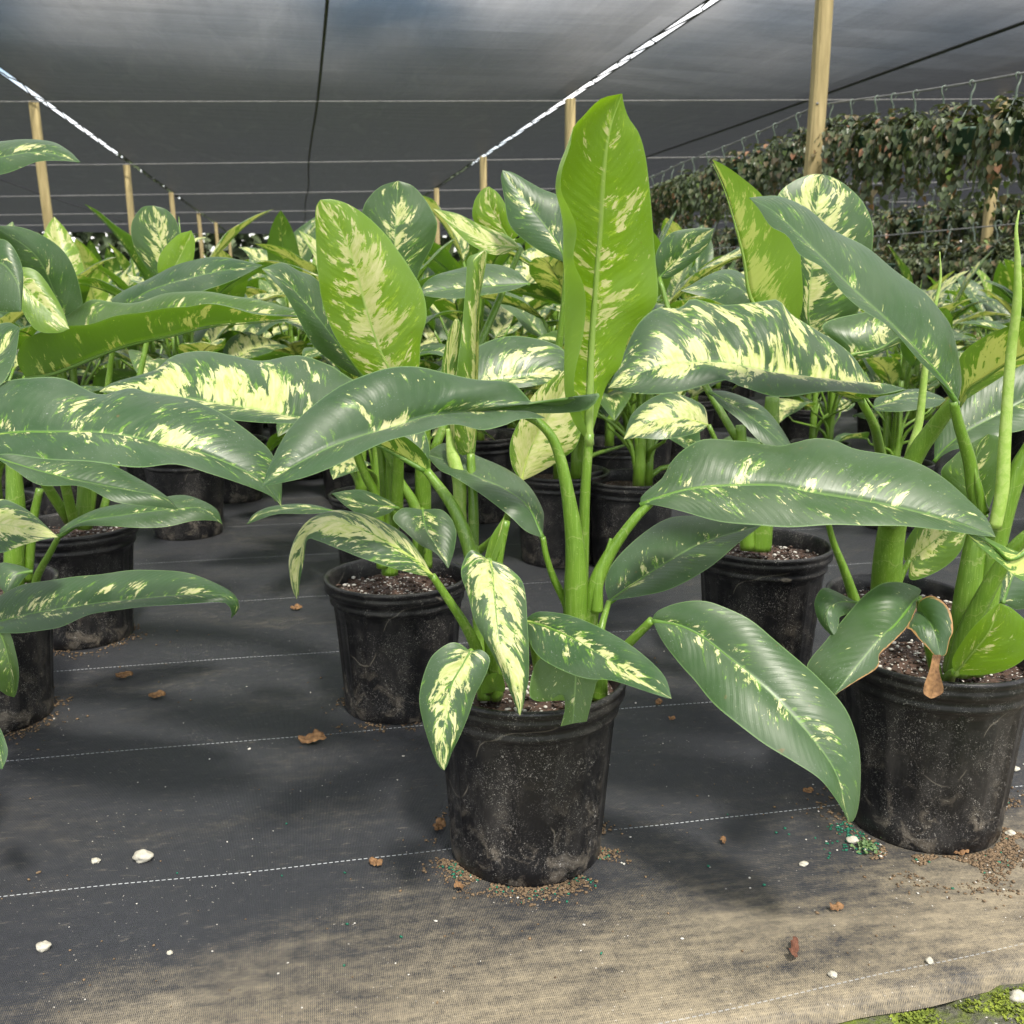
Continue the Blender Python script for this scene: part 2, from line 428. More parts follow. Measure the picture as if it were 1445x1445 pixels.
# ------------------------------------------------------------------ leaves
def loft(mb, M, A, B, vari, young, seed, nu=40, nv=9, arch=.10, ripple=.0, Am=None, Bm=None, rib=True, burn=0, ribr=.0042):
    """A leaf blade between midrib M and margins A (left, tip up, seen from above) and B (right)."""
    M = spline(M, nu); A = spline(A, nu); B = spline(B, nu)
    Am = spline(Am, nu) if Am else None; Bm = spline(Bm, nu) if Bm else None
    L = [0]
    for i in range(1, nu): L.append(L[-1]+(M[i]-M[i-1]).length)
    vs = []; uv = []; fs = []; at_ = []
    rnd = random.Random(int(seed*1000)+5); ph = rnd.random()*6; ph2 = rnd.random()*6
    hw = max((A[i]-M[i]).length for i in range(nu))
    nrm = []
    for i in range(nu):
        T = (M[min(i+1, nu-1)]-M[max(i-1, 0)])
        W = (B[i]-A[i])
        N = W.cross(T)
        nrm.append(N.normalized() if N.length > 1e-12 else Vector((0, 0, 1)))
    for i in range(nu):
        t = i/(nu-1)
        for j in range(-nv, nv+1):
            s = j/nv; r = abs(s)
            E = A[i] if s < 0 else B[i]; Q = Am if s < 0 else Bm
            wd = (E-M[i]).length
            if Q:
                k = .5
                p = M[i]*((r-k)*(r-1)/k) + Q[i]*(r*(r-1)/(k*(k-1))) + E*(r*(r-k)/(1-k))
            else:
                p = M[i].lerp(E, r) + nrm[i]*(arch*wd*4*r*(1-r))
            q = L[i]-.05*r
            p = p + nrm[i]*(ripple*wd*math.sin(q*62+ph+(0 if s < 0 else 1.3))*r*r*math.sin(math.pi*min(1, t*1.02)))
            p = p + nrm[i]*(.0045*wd*(math.sin(q*185+ph2)+.7*math.sin(q*97+ph))*4*r*(1-r))
            vs.append(p); uv.append((L[i], s)); at_.append((vari, young, seed, 0, burn))
    w = 2*nv+1
    for i in range(nu-1):
        for j in range(w-1):
            b = i*w+j
            fs.append((b, b+1, b+w+1, b+w))
    mb.add(vs, fs, uv, at_)
    if rib:
        k = nu-2
        n2 = max(6, nu//3)
        pts = [M[int(i*(k)/(n2-1))] - nrm[int(i*k/(n2-1))]*ribr*.55 for i in range(n2)]
        tube(mb, pts, [ribr, ribr*.8, ribr*.55, ribr*.3, .0004], 6, n2*2, (vari, young, seed, 1, 0))

def pxcurve(pts, base, tip, y0, y1, d, cut=False, pw=.8):
    """margin traced in the photo, set at real distances y0..y1 plus an offset d that swells mid-leaf"""
    P = [base] + list(pts) + ([] if cut else [tip])
    acc = [0]
    for i in range(1, len(P)): acc.append(acc[-1]+math.hypot(P[i][0]-P[i-1][0], P[i][1]-P[i-1][1]))
    out = []
    for p, a in zip(P, acc):
        t = a/acc[-1]
        if cut: t *= .95
        out.append(at(p[0], p[1], lerpl(y0, t) + d*math.sin(math.pi*t)**pw))
    return out
def lerpl(ys, t):
    if not isinstance(ys, (list, tuple)): return ys
    f = t*(len(ys)-1); k = min(int(f), len(ys)-2)
    return ys[k]*(1-(f-k))+ys[k+1]*(f-k)
SEED = [1.0]
def hero(plant, mid, Y, A, B, dA, dB, vari=.5, young=0., pet=None, pr=(.006, .0045), cut=False, arch=.10, ripple=.02,
         Am=None, dAm=0, Bm=None, dBm=0, seed=None, label=None, burn=0, petmat=None, rib=True, ribr=.0042):
    if seed is None: SEED[0] += 1.37; seed = SEED[0]
    mb = MB()
    M = pxcurve(mid[1:-1] if not cut else mid[1:], mid[0], mid[-1], Y, Y, 0, cut)
    a = pxcurve(A, mid[0], mid[-1], Y, Y, dA, cut); b = pxcurve(B, mid[0], mid[-1], Y, Y, dB, cut)
    am = pxcurve(Am, mid[0], mid[-1], Y, Y, dAm, cut) if Am else None
    bm = pxcurve(Bm, mid[0], mid[-1], Y, Y, dBm, cut) if Bm else None
    loft(mb, M, a, b, vari, young, seed, nu=56, nv=12, arch=arch, ripple=ripple, Am=am, Bm=bm, burn=burn, rib=rib, ribr=ribr)
    o = mb.build('leaf', LEAF, plant)
    if label: o['label'] = label
    if pet:
        t = MB(); tube(t, [at(*p) for p in pet], list(pr), 10, len(pet)*6)
        t.build('petiole', petmat or STEM, o)
    return o

# ------------------------------------------------------------------ pots
PR, PH, PB = .147, .28, .113
def pot_mb(s=1.0, seg=64):
    mb = MB()
    def fl(a, z):
        if .03 < z < PH*.80:
            k = (a*16/(2*math.pi)) % 1
            e = min(1, (z-.03)/.012, (PH*.80-z)/.012)
            return .0042*e*(1 if .16 < k < .84 else 0)
        return 0
    r = lambda z: PB+(PR-.012-PB)*z/PH
    prof = [(0, .004), (PB-.004, .004), (PB-.002, 0), (PB, .003), (r(.02), .02), (r(.032), .032), (r(.045), .045)]
    prof += [(r(z), z) for z in (.08, .12, .16, .20, .21, .218, .226)]
    prof += [(r(.228)+.001, .228), (r(.23)+.005, .231), (r(.236)+.0055, .236), (r(.24)+.003, .240), (r(.245)+.003, .246),
             (PR-.006, .252), (PR-.002, .256), (PR-.0015, .263), (PR-.003, .266), (PR-.0022, .269), (PR, .273), (PR, .278), (PR-.003, PH),
             (PR-.008, PH-.001), (PR-.011, PH-.006), (PR-.013, .255), (PR-.018, .20)]
    lathe(mb, [(a*s, b*s) for a, b in prof], 96 if seg > 50 else seg, flute=(lambda a, z: fl(a, z/s)*s) if seg > 50 else None)
    return mb
def soil_mb(s=1.0, fine=True, seed=1):
    mb = MB(); rn = random.Random(seed)
    n, m = (10, 40) if fine else (4, 20)
    vs = []; fs = []
    zz = .246*s
    for i in range(n+1):
        for j in range(m):
            a = 2*math.pi*j/m; r = (PR-.0125)*s*i/n
            z = zz + (.012*s*(mnoise.noise(Vector((r*math.cos(a)*22+seed, r*math.sin(a)*22, seed))))) - .004*(i/n)
            vs.append((r*math.cos(a), r*math.sin(a), z))
    for i in range(n):
        for j in range(m):
            k = (j+1) % m; fs.append((i*m+j, (i+1)*m+j, (i+1)*m+k, i*m+k))
    mb.add(vs, fs)
    if fine:                              # bark crumbs and white perlite on top
        for q in range(420):
            a = rn.random()*6.283; r = (PR-.018)*s*math.sqrt(rn.random())
            z = zz+.012*s*(mnoise.noise(Vector((r*math.cos(a)*22+seed, r*math.sin(a)*22, seed))))
            crumb(mb, (r*math.cos(a), r*math.sin(a), z+.001), rn.uniform(.0015, .0052), rn, 1 if rn.random() < .26 else 0)
    return mb
ICO = None
def crumb(mb, p, r, rn, mi=0, flat=.7):
    global ICO
    if ICO is None:
        bm = bmesh.new(); bmesh.ops.create_icosphere(bm, subdivisions=1, radius=1)
        ICO = ([v.co.copy() for v in bm.verts], [tuple(v.index for v in f.verts) for f in bm.faces]); bm.free()
    sx, sy, sz = rn.uniform(.6, 1.4), rn.uniform(.6, 1.2), rn.uniform(.5, 1)*flat
    m = Matrix.Rotation(rn.random()*6.28, 3, 'Z')
    p = Vector(p)
    vs = [p + m @ Vector((v.x*r*sx*rn.uniform(.85, 1.15), v.y*r*sy, v.z*r*sz)) for v in ICO[0]]
    mb.add(vs, ICO[1], mi=mi)
def perlite():
    m = NT('perlite'); return m.done(m.pbr(Base_Color=C(.46, .44, .40), Roughness=.9))
PERL = perlite()
def potted(x, y, label, s=1.0, seed=1, rot=0):
    root = empty('potted_plant', (x, y, 0), label, 'potted plant', 'variegated potted plants standing in rows')
    p = pot_mb(s).build('pot', POT, root, off=(0, 0, 0)); p.rotation_euler.z = rot
    soil_mb(s, True, seed).build('soil', [SOIL, PERL], root, off=(0, 0, 0))
    return root
def stem(plant, pts, r, mat=None, name='stem', oval=1.0):
    t = MB(); tube(t, [at(*p) for p in pts], list(r), 14, len(pts)*8, oval=oval)
    return t.build(name, mat or STEM, plant)

# ------------------------------------------------------------------ the front plants, leaf by leaf
# -- the plant in the middle
p0 = at(746, 1207, 1.3625)
main = potted(p0.x-.004, 1.39, 'centre front plant with one big upright bright green leaf, in a dusty black pot', .985, 1, .3)
hero(main, [(832,625),(838,480),(848,330),(858,200),(878,132)], (1.36,1.35,1.33,1.30,1.27),
     [(826,600),(812,560),(811,529),(822,477),(827,429),(822,398),(809,366),(814,324),(804,295),(792,270),(793,240),(805,205),(809,180),(821,166),(847,140)],
     [(855,546),(875,517),(886,480),(905,452),(927,425),(925,365),(918,282),(912,226),(902,189),(887,166),(880,145)], -.03, .03,
     vari=.42, young=1.0, seed=3.3, pet=[(820,872,1.37),(823,780,1.37),(826,690,1.365),(832,612,1.36)], pr=(.0095,.0075,.006), arch=.05,
     Am=[(812,600),(799,560),(797,503),(797,424),(797,366),(796,310),(791,274),(796,240),(812,200),(835,165),(860,145)], dAm=.012, ripple=.01, ribr=.0065)
hero(main, [(745,583),(679,580),(613,586),(563,600),(480,626),(420,655),(369,686)], (1.32,1.30,1.26,1.22,1.18,1.15,1.13),
     [(770,590),(732,592),(712,600),(679,606),(639,600),(590,611),(546,623),(480,654),(432,673),(399,681)],
     [(800,583),(832,577),(849,552),(829,566),(796,576),(757,574),(737,555),(719,541),(676,535),(636,526),(590,518),(546,521),(497,536),(470,550),(432,580),(405,610),(385,646)],
     -.05, .075, vari=.30, seed=8.1, pet=[(812,880,1.35),(812,780,1.34),(800,690,1.33),(785,630,1.325),(765,600,1.32),(742,586,1.32)], pr=(.0175,.016,.0125,.009,.007,.0055))
hero(main, [(903,711),(960,693),(1010,686),(1094,685),(1145,695),(1245,712),(1329,732),(1372,745),(1405,758)], (1.34,1.33,1.31,1.29,1.27),
     [(907,698),(935,674),(945,655),(965,634),(994,619),(1037,622),(1094,629),(1118,624),(1148,618),(1178,623),(1205,634),(1255,640),(1296,654),(1336,678),(1370,708),(1393,732)],
     [(925,713),(960,721),(1027,738),(1111,743),(1195,741),(1262,742),(1330,748),(1370,754)], .085, -.055, vari=.30, seed=5.7,
     pet=[(830,882,1.36),(839,829,1.35),(862,779,1.345),(895,733,1.34),(918,709,1.34)], pr=(.013,.012,.009,.007,.006))
stem(main, [(842,862,1.345),(845,820,1.343),(855,785,1.343),(862,760,1.343)], (.009,.007,.0045,.002), name='leaf_sheath')
hero(main, [(920,875),(960,883),(994,900),(1027,926),(1061,953),(1094,983),(1128,1020),(1161,1061),(1183,1100),(1197,1161)], (1.28,1.24,1.19,1.15,1.12,1.10),
     [(928,862),(960,850),(994,848),(1027,859),(1061,876),(1094,903),(1128,933),(1158,960),(1192,997),(1208,1037),(1214,1077),(1213,1128),(1206,1156)],
     [(935,905),(960,938),(980,960),(1014,1000),(1071,1044),(1118,1074),(1155,1098),(1175,1121),(1192,1148)], .03, -.03, vari=.30, seed=11.9,
     pet=[(845,945,1.34),(868,925,1.32),(887,908,1.30),(920,875,1.28)], pr=(.008,.0065,.0055))
hero(main, [(742,876),(769,884),(812,903),(852,927),(898,955),(948,986)], (1.27,1.22,1.17,1.12,1.08),
     [(746,870),(762,863),(799,867),(839,882),(879,903),(912,928),(938,955)], [(747,905),(762,928),(792,945),(829,958),(866,961),(916,977),(938,984)], .025, -.025,
     vari=.60, seed=14.2, pet=[(762,968,1.36),(755,920,1.32),(742,876,1.27)], pr=(.007,.006,.004))
hero(main, [(690,790),(694,805),(698,845),(705,905),(722,952),(731,990),(734,1010)], (1.25,1.225,1.20,1.18,1.165),
     [(705,794),(720,803),(736,819),(742,842),(744,872),(746,912),(746,958),(742,977),(738,997)],
     [(666,776),(654,792),(651,812),(661,842),(668,872),(679,895),(696,925),(712,958),(728,997),(731,1007)], .02, .015, vari=.86, seed=17.4,
     pet=[(700,985,1.34),(690,900,1.30),(686,830,1.28),(690,790,1.25)], pr=(.009,.007,.004))
hero(main, [(664,919),(649,945),(637,967),(630,1004),(625,1040),(626,1065),(627,1087)], (1.20,1.18,1.165,1.15,1.14),
     [(679,917),(691,928),(689,943),(681,962),(671,980),(661,1010),(648,1041),(638,1061),(631,1080)],
     [(648,908),(633,908),(613,922),(603,938),(594,967),(592,994),(601,1034),(614,1071),(622,1084)], .01, .01, vari=.72, seed=21.0,
     pet=[(690,975,1.33),(680,945,1.27),(664,919,1.20)], pr=(.007,.006,.004))
hero(main, [(610,812),(580,786),(530,756),(480,736),(446,742),(428,765),(420,805),(419,846)], (1.26,1.25,1.25,1.26,1.28,1.27),
     [(606,814),(563,804),(513,789),(480,775),(448,763),(434,762),(429,790),(424,815)],
     [(607,806),(596,786),(573,756),(546,739),(513,725),(480,719),(455,725),(436,735),(418,757),(409,780),(407,799),(412,830)], -.02, .05, vari=.92, seed=25.3,
     pet=[(684,960,1.32),(672,915,1.30),(655,880,1.28),(632,845,1.27),(610,812,1.26)], pr=(.009,.008,.006,.0045))
hero(main, [(766,758),(745,715),(712,690),(671,672),(640,655),(600,640)], (1.36,1.38,1.41,1.44,1.47),
     [(760,757),(740,748),(712,722),(646,676),(620,663)], [(767,740),(766,719),(746,686),(712,659),(673,643),(630,625)], -.035, .06, vari=.10, seed=28.8,
     pet=[(805,872,1.37),(798,850,1.37),(781,815,1.365),(771,785,1.36),(766,758,1.36)], pr=(.007,.006,.0045,.004), arch=.14)
hero(main, [(663,640),(668,600),(671,520),(674,432),(684,353)], (1.44,1.44,1.44,1.43,1.42),
     [(648,640),(641,600),(645,520),(651,470),(655,430),(658,390),(660,365),(672,358)], [(670,640),(673,600),(675,520),(677,430),(681,400),(688,357)], -.025, -.015,
     vari=.78, young=.45, seed=32.6, pet=[(668,790,1.42),(668,720,1.43),(664,640,1.44)], pr=(.008,.0075,.006), arch=.3)
hero(main, [(655,715),(648,670),(640,620),(634,520),(642,450)], 1.47, [(648,700),(638,640),(625,560),(624,510),(636,462)], [(657,690),(655,640),(655,560),(655,500),(650,455)], -.01, .01,
     vari=.85, young=.3, seed=35.1, rib=False)
stem(main, [(662,770,1.425),(650,730,1.425),(648,680,1.43),(638,640,1.44),(632,605,1.445)], (.004,.009,.010,.010,.003), PALE, 'leaf_sheath', .7)
hero(main, [(602,664),(536,627),(480,608),(409,588),(349,576),(289,566),(199,552),(140,553)], (1.40,1.42,1.45,1.47,1.49,1.50),
     [(606,652),(590,630),(560,612),(500,606),(440,600),(399,597),(332,594),(289,584),(199,560)],
     [(606,630),(590,590),(560,555),(505,540),(480,523),(465,513),(425,503),(372,508),(332,502),(282,496),(243,502),(216,523),(159,540)], -.05, .10, vari=.74, seed=38.4,
     pet=[(672,830,1.37),(663,776,1.375),(640,717,1.385),(602,664,1.40)], pr=(.012,.0105,.0085,.006))
hero(main, [(859,849),(892,825),(960,782),(1000,763),(1075,741)], (1.42,1.45,1.50,1.55,1.58),
     [(854,825),(862,799),(895,762),(930,738),(960,728),(1000,728),(1045,733)], [(879,845),(912,840),(945,831),(994,806),(1044,765)], .06, -.05, vari=.22, seed=41.9,
     pet=[(846,900,1.38),(850,880,1.39),(859,849,1.42)], pr=(.006,.005,.004))
hero(main, [(812,922),(813,950),(811,985),(808,1021)], (1.235,1.225,1.215,1.207),
     [(842,955),(841,965),(836,985),(828,1018)], [(790,925),(763,929),(751,950),(748,983),(770,990),(793,980),(797,1000),(791,1025)], .0, .0, vari=.12, young=.25, seed=44.4, cut=True,
     label='short torn leaf hanging over the pot rim', rib=False, burn=0, arch=.05)
hero(main, [(700,975),(697,962),(703,950)], (1.30,1.27,1.25), [(712,975),(710,955)], [(680,978),(684,958),(694,950)], 0, 0, vari=.05, young=.3, rib=False)
stem(main, [(692,985,1.36),(686,930,1.37),(680,860,1.375),(672,815,1.375),(667,770,1.38)], (.019,.017,.015,.012,.008))
stem(main, [(818,985,1.37),(818,930,1.37),(815,870,1.365)], (.021,.020,.018))
stem(main, [(846,985,1.36),(843,940,1.36),(832,880,1.36)], (.012,.013,.012))
hero(main, [(690,840),(690,800),(703,760),(712,728)], 1.33, [(684,835),(682,800),(692,760)], [(696,835),(697,800),(708,765)], -.004, -.004, vari=.35, young=.7, rib=False)
stem(main, [(700,980,1.37),(697,860,1.35),(703,790,1.345),(714,735,1.345)], (.011,.009,.0075,.006), name='petiole')

# -- the plant on the right
p1 = at(1303, 1170, 1.436)
right = potted(p1.x+.012, 1.475, 'right front potted plant whose lowest leaf is broken and scorched brown', 1.01, 2, 1.1)
hero(right, [(1293,842),(1268,876),(1243,900),(1226,920),(1203,948),(1176,982)], (1.34,1.29,1.26,1.24,1.22,1.20),
     [(1292,860),(1279,886),(1255,911),(1241,924),(1238,942),(1207,962)], [(1300,833),(1288,826),(1267,821),(1243,824),(1219,841),(1196,867),(1167,901),(1139,938),(1145,965),(1160,980)],
     -.002, .06, vari=.12, seed=51.2, burn=-1, label='broken leaf with its lower edge burnt brown', pet=[(1330,985,1.42),(1318,940,1.40),(1305,880,1.37),(1296,844,1.34)], pr=(.009,.008,.005))
lobe = hero(right, [(1294,862),(1303,866),(1318,890),(1327,926)], (1.33,1.30,1.28,1.27), [(1297,850),(1303,844),(1315,841),(1329,848),(1341,863),(1345,889),(1340,903),(1335,923)],
     [(1280,884),(1286,889),(1296,901),(1310,915),(1320,926)], .0, -.0, vari=.08, seed=53.0, burn=2, rib=False, label='torn half of the broken leaf, edged brown')
t = MB(); _P = [at(1321,924,1.268), at(1318,945,1.262), at(1317,965,1.258), at(1314,986,1.255)]
loft(t, _P, [at(1316,924,1.268), at(1312,945,1.262), at(1303,976,1.256), at(1312,985,1.255)], [at(1328,924,1.268), at(1326,945,1.262), at(1331,975,1.256), at(1318,985,1.255)], 0, 0, 1.0, 14, 5, .25, .2, rib=False)
t.build('withered_strip', DRY, lobe)
hero(right, [(1209,850),(1184,850),(1168,862),(1170,885),(1182,903)], (1.36,1.33,1.31,1.30,1.29), [(1203,863),(1186,870),(1184,878),(1181,892)], [(1191,840),(1164,829),(1151,844),(1150,860),(1157,879),(1172,896)], -.0, .02, vari=.20, seed=56.1)
hero(right, [(1349,950),(1373,920),(1396,890),(1411,851)], (1.33,1.30,1.28,1.27), [(1344,940),(1346,925),(1365,895),(1385,873),(1403,856)], [(1373,953),(1415,947),(1450,925),(1452,885),(1430,860)], -.0, -.02,
     vari=.28, young=.9, seed=58.8, pet=[(1338,968,1.40),(1340,955,1.37),(1349,948,1.33)], pr=(.009,.008,.006))
stem(right, [(1352,950,1.43),(1362,880,1.43),(1374,800,1.43),(1380,750,1.43),(1378,715,1.43)], (.022,.022,.021,.018,.009))
stem(right, [(1372,950,1.42),(1392,850,1.42),(1404,770,1.42),(1432,676,1.41),(1460,625,1.40)], (.017,.017,.0165,.014,.012))
stem(right, [(1350,950,1.40),(1366,890,1.39),(1395,830,1.37),(1430,775,1.35),(1470,740,1.33)], (.015,.014,.012,.010,.008), name='petiole')
stem(right, [(1404,745,1.40),(1414,690,1.40),(1418,620,1.40),(1426,506,1.40),(1435,430,1.39),(1436,370,1.385),(1434,325,1.38),(1438,297,1.38)], (.009,.0095,.0085,.0075,.007,.006,.004,.001), PALE, 'furled_leaf', .8)
hero(right, [(1351,568),(1330,535),(1296,496),(1262,462),(1195,400),(1168,372),(1121,325),(1090,297),(1057,279)], (1.40,1.37,1.34,1.32,1.30,1.28),
     [(1338,550),(1300,512),(1255,462),(1215,436),(1188,413),(1161,378),(1128,359),(1111,333),(1087,319),(1071,295)],
     [(1357,540),(1352,500),(1343,460),(1322,433),(1292,403),(1255,373),(1215,346),(1175,322),(1135,292),(1101,277),(1075,277)], -.02, .09, vari=.22, seed=61.7,
     pet=[(1386,725,1.43),(1375,695,1.43),(1368,650,1.425),(1353,599,1.41),(1345,566,1.40)], pr=(.011,.010,.008,.0065))
stem(right, [(1386,722,1.425),(1381,690,1.42),(1374,655,1.42)], (.008,.006,.0015), name='leaf_sheath')
hero(right, [(1353,571),(1368,546),(1390,531),(1417,513),(1450,496),(1500,470)], (1.50,1.47,1.44,1.40,1.36), [(1375,556),(1417,530),(1450,512),(1490,490)],
     [(1355,545),(1352,522),(1355,504),(1371,486),(1395,471),(1421,461),(1450,452),(1490,455)], .05, -.02, vari=.85, young=.35, seed=64.4,
     pet=[(1250,740,1.60),(1289,648,1.57),(1315,608,1.55),(1342,573,1.52),(1362,552,1.50)], pr=(.016,.0155,.013,.009))
hero(right, [(1460,770),(1425,790),(1398,770),(1362,750)], (1.30,1.28,1.27), [(1445,780),(1415,770),(1385,755)], [(1470,815),(1445,820),(1405,790),(1375,765)], .02, -.01, vari=.6, seed=66.0)
hero(right, [(1415,850),(1435,800),(1460,760)], (1.45,1.47,1.50), [(1393,840),(1400,800),(1430,765)], [(1440,860),(1480,840),(1490,780)], .0, .0, vari=.35, seed=67.3)

# -- behind it, the plant whose stem rises at the photo's (1250, 780)
pr_ = at(1262, 905, 1.86)
mid_r = potted(pr_.x, 1.86, 'plant close behind the right front one, holding out a wide cream splashed leaf', .9, 3, 2.0)
stem(mid_r, [(1248,870,1.85),(1252,800,1.83),(1262,730,1.80),(1285,655,1.72)], (.028,.027,.023,.018))
hero(mid_r, [(1214,563),(1145,537),(1077,524),(1027,512),(960,512),(912,523),(858,548)], (1.55,1.53,1.50,1.48,1.46,1.45),
     [(1262,556),(1279,550),(1240,556),(1161,553),(1094,560),(1044,545),(1020,536),(960,553),(905,556)],
     [(1232,550),(1222,530),(1202,500),(1175,478),(1155,468),(1118,446),(1101,424),(1084,422),(1020,432),(977,421),(960,433),(928,435),(905,452),(892,472),(880,500)],
     -.05, .09, vari=.80, seed=71.5, pet=[(1258,740,1.78),(1252,680,1.72),(1242,637,1.65),(1233,600,1.58),(1214,563,1.55)], pr=(.012,.0095,.008,.006))
stem(mid_r, [(1270,700,1.78),(1284,640,1.74),(1297,595,1.74),(1306,517,1.74),(1318,440,1.74),(1327,395,1.74),(1326,355,1.74)], (.009,.008,.007,.006,.005,.003,.0008), PALE, 'furled_leaf')
hero(mid_r, [(1124,453),(1085,440),(1061,421),(1051,363),(1037,309),(1022,262),(1005,225)], (1.74,1.72,1.70,1.68,1.66),
     [(1131,440),(1133,403),(1128,356),(1111,330),(1094,308),(1074,275),(1044,248),(1020,232)], [(1120,455),(1090,420),(1075,365),(1055,309),(1035,262)], -.02, .10, vari=.62, young=.95, seed=74.9, arch=.02)
hero(mid_r, [(1150,500),(1140,440),(1145,380),(1150,310),(1160,246)], (1.95,1.93,1.92,1.92,1.94),
     [(1133,460),(1118,400),(1095,340),(1092,300),(1099,273),(1121,255),(1145,246)], [(1170,470),(1212,436),(1228,390),(1232,339),(1230,315),(1218,285),(1195,262),(1175,250)], -.0, .03, vari=.78, seed=77.7)
hero(mid_r, [(1200,500),(1240,492),(1275,472),(1330,450)], (1.70,1.70,1.68), [(1160,460),(1220,440),(1290,430)], [(1220,505),(1270,485)], .04, -.0, vari=.5, young=.1, seed=79.0)
hero(mid_r, [(1284,790),(1310,770),(1340,745),(1370,715)], (1.86,1.85,1.84), [(1276,790),(1278,765),(1300,735),(1335,715)], [(1285,818),(1320,808),(1350,785),(1368,750)], .02, -.02, vari=.85, young=.4, seed=80.5,
     pet=[(1258,860,1.86),(1268,820,1.86),(1284,790,1.86)], pr=(.010,.008,.005))
stem(mid_r, [(1207,850,1.75),(1192,806,1.74),(1176,765,1.73),(1168,735,1.72)], (.010,.008,.006,.005), name='petiole')
hero(mid_r, [(1318,650),(1337,630),(1362,610),(1399,590),(1450,562),(1500,540)], (1.75,1.76,1.78,1.80), [(1320,600),(1324,580),(1350,553),(1377,528),(1421,513),(1470,505)], [(1345,635),(1368,632),(1393,631),(1410,615),(1450,604),(1490,570)],
     .05, -.04, vari=.25, seed=83.1)
hero(mid_r, [(1392,728),(1375,690),(1372,660),(1395,612)], (1.62,1.61,1.60), [(1350,700),(1328,668),(1345,645),(1366,628)], [(1402,700),(1412,670),(1418,640),(1410,618)], .0, .0, vari=.45, young=.15, seed=85.0)

# -- second row, left of the middle
p2 = at(565, 1008, 1.862)
left2 = potted(p2.x*1.035, 1.925, 'plant behind and left of the centre one, with a broad yellow speckled upright leaf', .96, 4, .8)
hero(left2, [(562,555),(552,526),(534,489),(514,427),(499,369),(479,322),(452,282)], (1.74,1.73,1.72,1.71,1.70,1.69),
     [(535,545),(509,526),(489,499),(470,469),(455,427),(448,379),(445,315),(446,292)], [(585,540),(592,514),(594,479),(602,447),(597,412),(579,379),(559,350),(539,325),(514,302),(489,287),(468,281)],
     -.0, .02, vari=.74, young=.92, seed=92.2, pet=[(560,730,1.84),(562,640,1.80),(562,555,1.74)], pr=(.012,.010,.007), ribr=.0065)
hero(left2, [(548,450),(555,400),(557,337),(559,300),(562,255)], (1.98,1.98,1.98,1.99), [(530,430),(515,380),(508,330),(512,295),(522,277),(539,262)], [(575,430),(594,378),(611,345),(617,317),(611,300),(599,280),(582,262)], .02, .02,
     vari=.52, seed=95.4, pet=[(552,720,1.88),(550,600,1.93),(548,450,1.98)], pr=(.012,.009,.005))
hero(left2, [(515,535),(472,479),(435,432),(397,393),(369,379)], (1.85,1.82,1.80,1.78), [(490,525),(455,500),(435,477),(410,429),(397,409)], [(505,510),(475,440),(447,394),(422,382),(397,371)], -.02, .06, vari=.28, seed=97.8,
     pet=[(545,720,1.86),(535,620,1.86),(515,535,1.85)], pr=(.009,.007,.005))
hero(left2, [(596,719),(602,749),(617,772),(633,802)], (1.70,1.66,1.63,1.61), [(622,719),(638,733),(644,751),(641,776),(636,793)], [(572,716),(560,722),(555,733),(572,751),(593,769),(615,781)], .02, -.0, vari=.38, seed=101.1,
     pet=[(590,800,1.84),(597,750,1.78),(596,719,1.70)], pr=(.007,.006,.004))
hero(left2, [(562,716),(520,712),(468,696)], (1.74,1.68,1.64), [(545,726),(519,731),(490,716)], [(545,704),(515,692),(490,692)], -.02, .03, vari=.5, seed=103.3)
hero(left2, [(478,722),(430,716),(375,722),(348,740)], (1.72,1.74,1.76), [(440,725),(390,726)], [(440,712),(390,713),(360,724)], -.02, .03, vari=.4, seed=104.0)
stem(left2, [(550,810,1.86),(553,715,1.86),(554,646,1.85),(548,600,1.84)], (.016,.0155,.014,.010))
stem(left2, [(598,800,1.87),(597,720,1.86),(597,661,1.85),(600,600,1.84)], (.017,.0155,.015,.010))
stem(left2, [(540,800,1.85),(532,709,1.84),(518,675,1.83),(505,643,1.82),(500,600,1.81)], (.012,.011,.009,.008,.007), name='petiole')
stem(left2, [(592,780,1.84),(586,718,1.83),(565,680,1.83),(548,643,1.83),(535,610,1.83)], (.012,.011,.009,.007,.006), name='petiole')
hero(left2, [(735,350),(700,345),(650,322),(611,294)], (2.05,2.02,2.00), [(700,360),(666,346),(639,322)], [(720,335),(686,320),(646,302)], -.02, .05, vari=.9, young=.75, seed=106.6, pet=[(610,640,1.9),(680,480,1.98),(735,350,2.05)], pr=(.009,.008,.005))
hero(left2, [(720,340),(705,315),(692,290),(690,263)], (2.15,2.14), [(690,330),(668,310),(669,285),(680,268)], [(732,330),(722,305),(705,275)], .0, .0, vari=.6, young=.85, seed=108.8)
hero(left2, [(800,372),(786,342),(755,300),(732,272),(709,240)], (1.95,1.96,1.98,2.0), [(765,356),(735,335),(718,315),(712,282),(707,252)], [(806,330),(800,290),(789,277),(766,267),(746,256),(725,244)], -.0, .02, vari=.42, seed=111.0,
     pet=[(760,620,2.0),(790,480,1.97),(800,372,1.95)], pr=(.009,.008,.005))
hero(left2, [(748,400),(700,404),(640,408),(590,415)], (1.95,1.93,1.90), [(720,410),(660,420),(615,420)], [(725,380),(690,373),(640,380),(605,394)], -.04, .06, vari=.35, seed=113.7)
hero(left2, [(668,540),(720,535),(760,530),(800,535)], (1.70,1.72,1.74), [(665,500),(690,482),(730,474),(775,482),(800,500)], [(690,550),(750,545)], .06, -.02, vari=.6, seed=115.5)
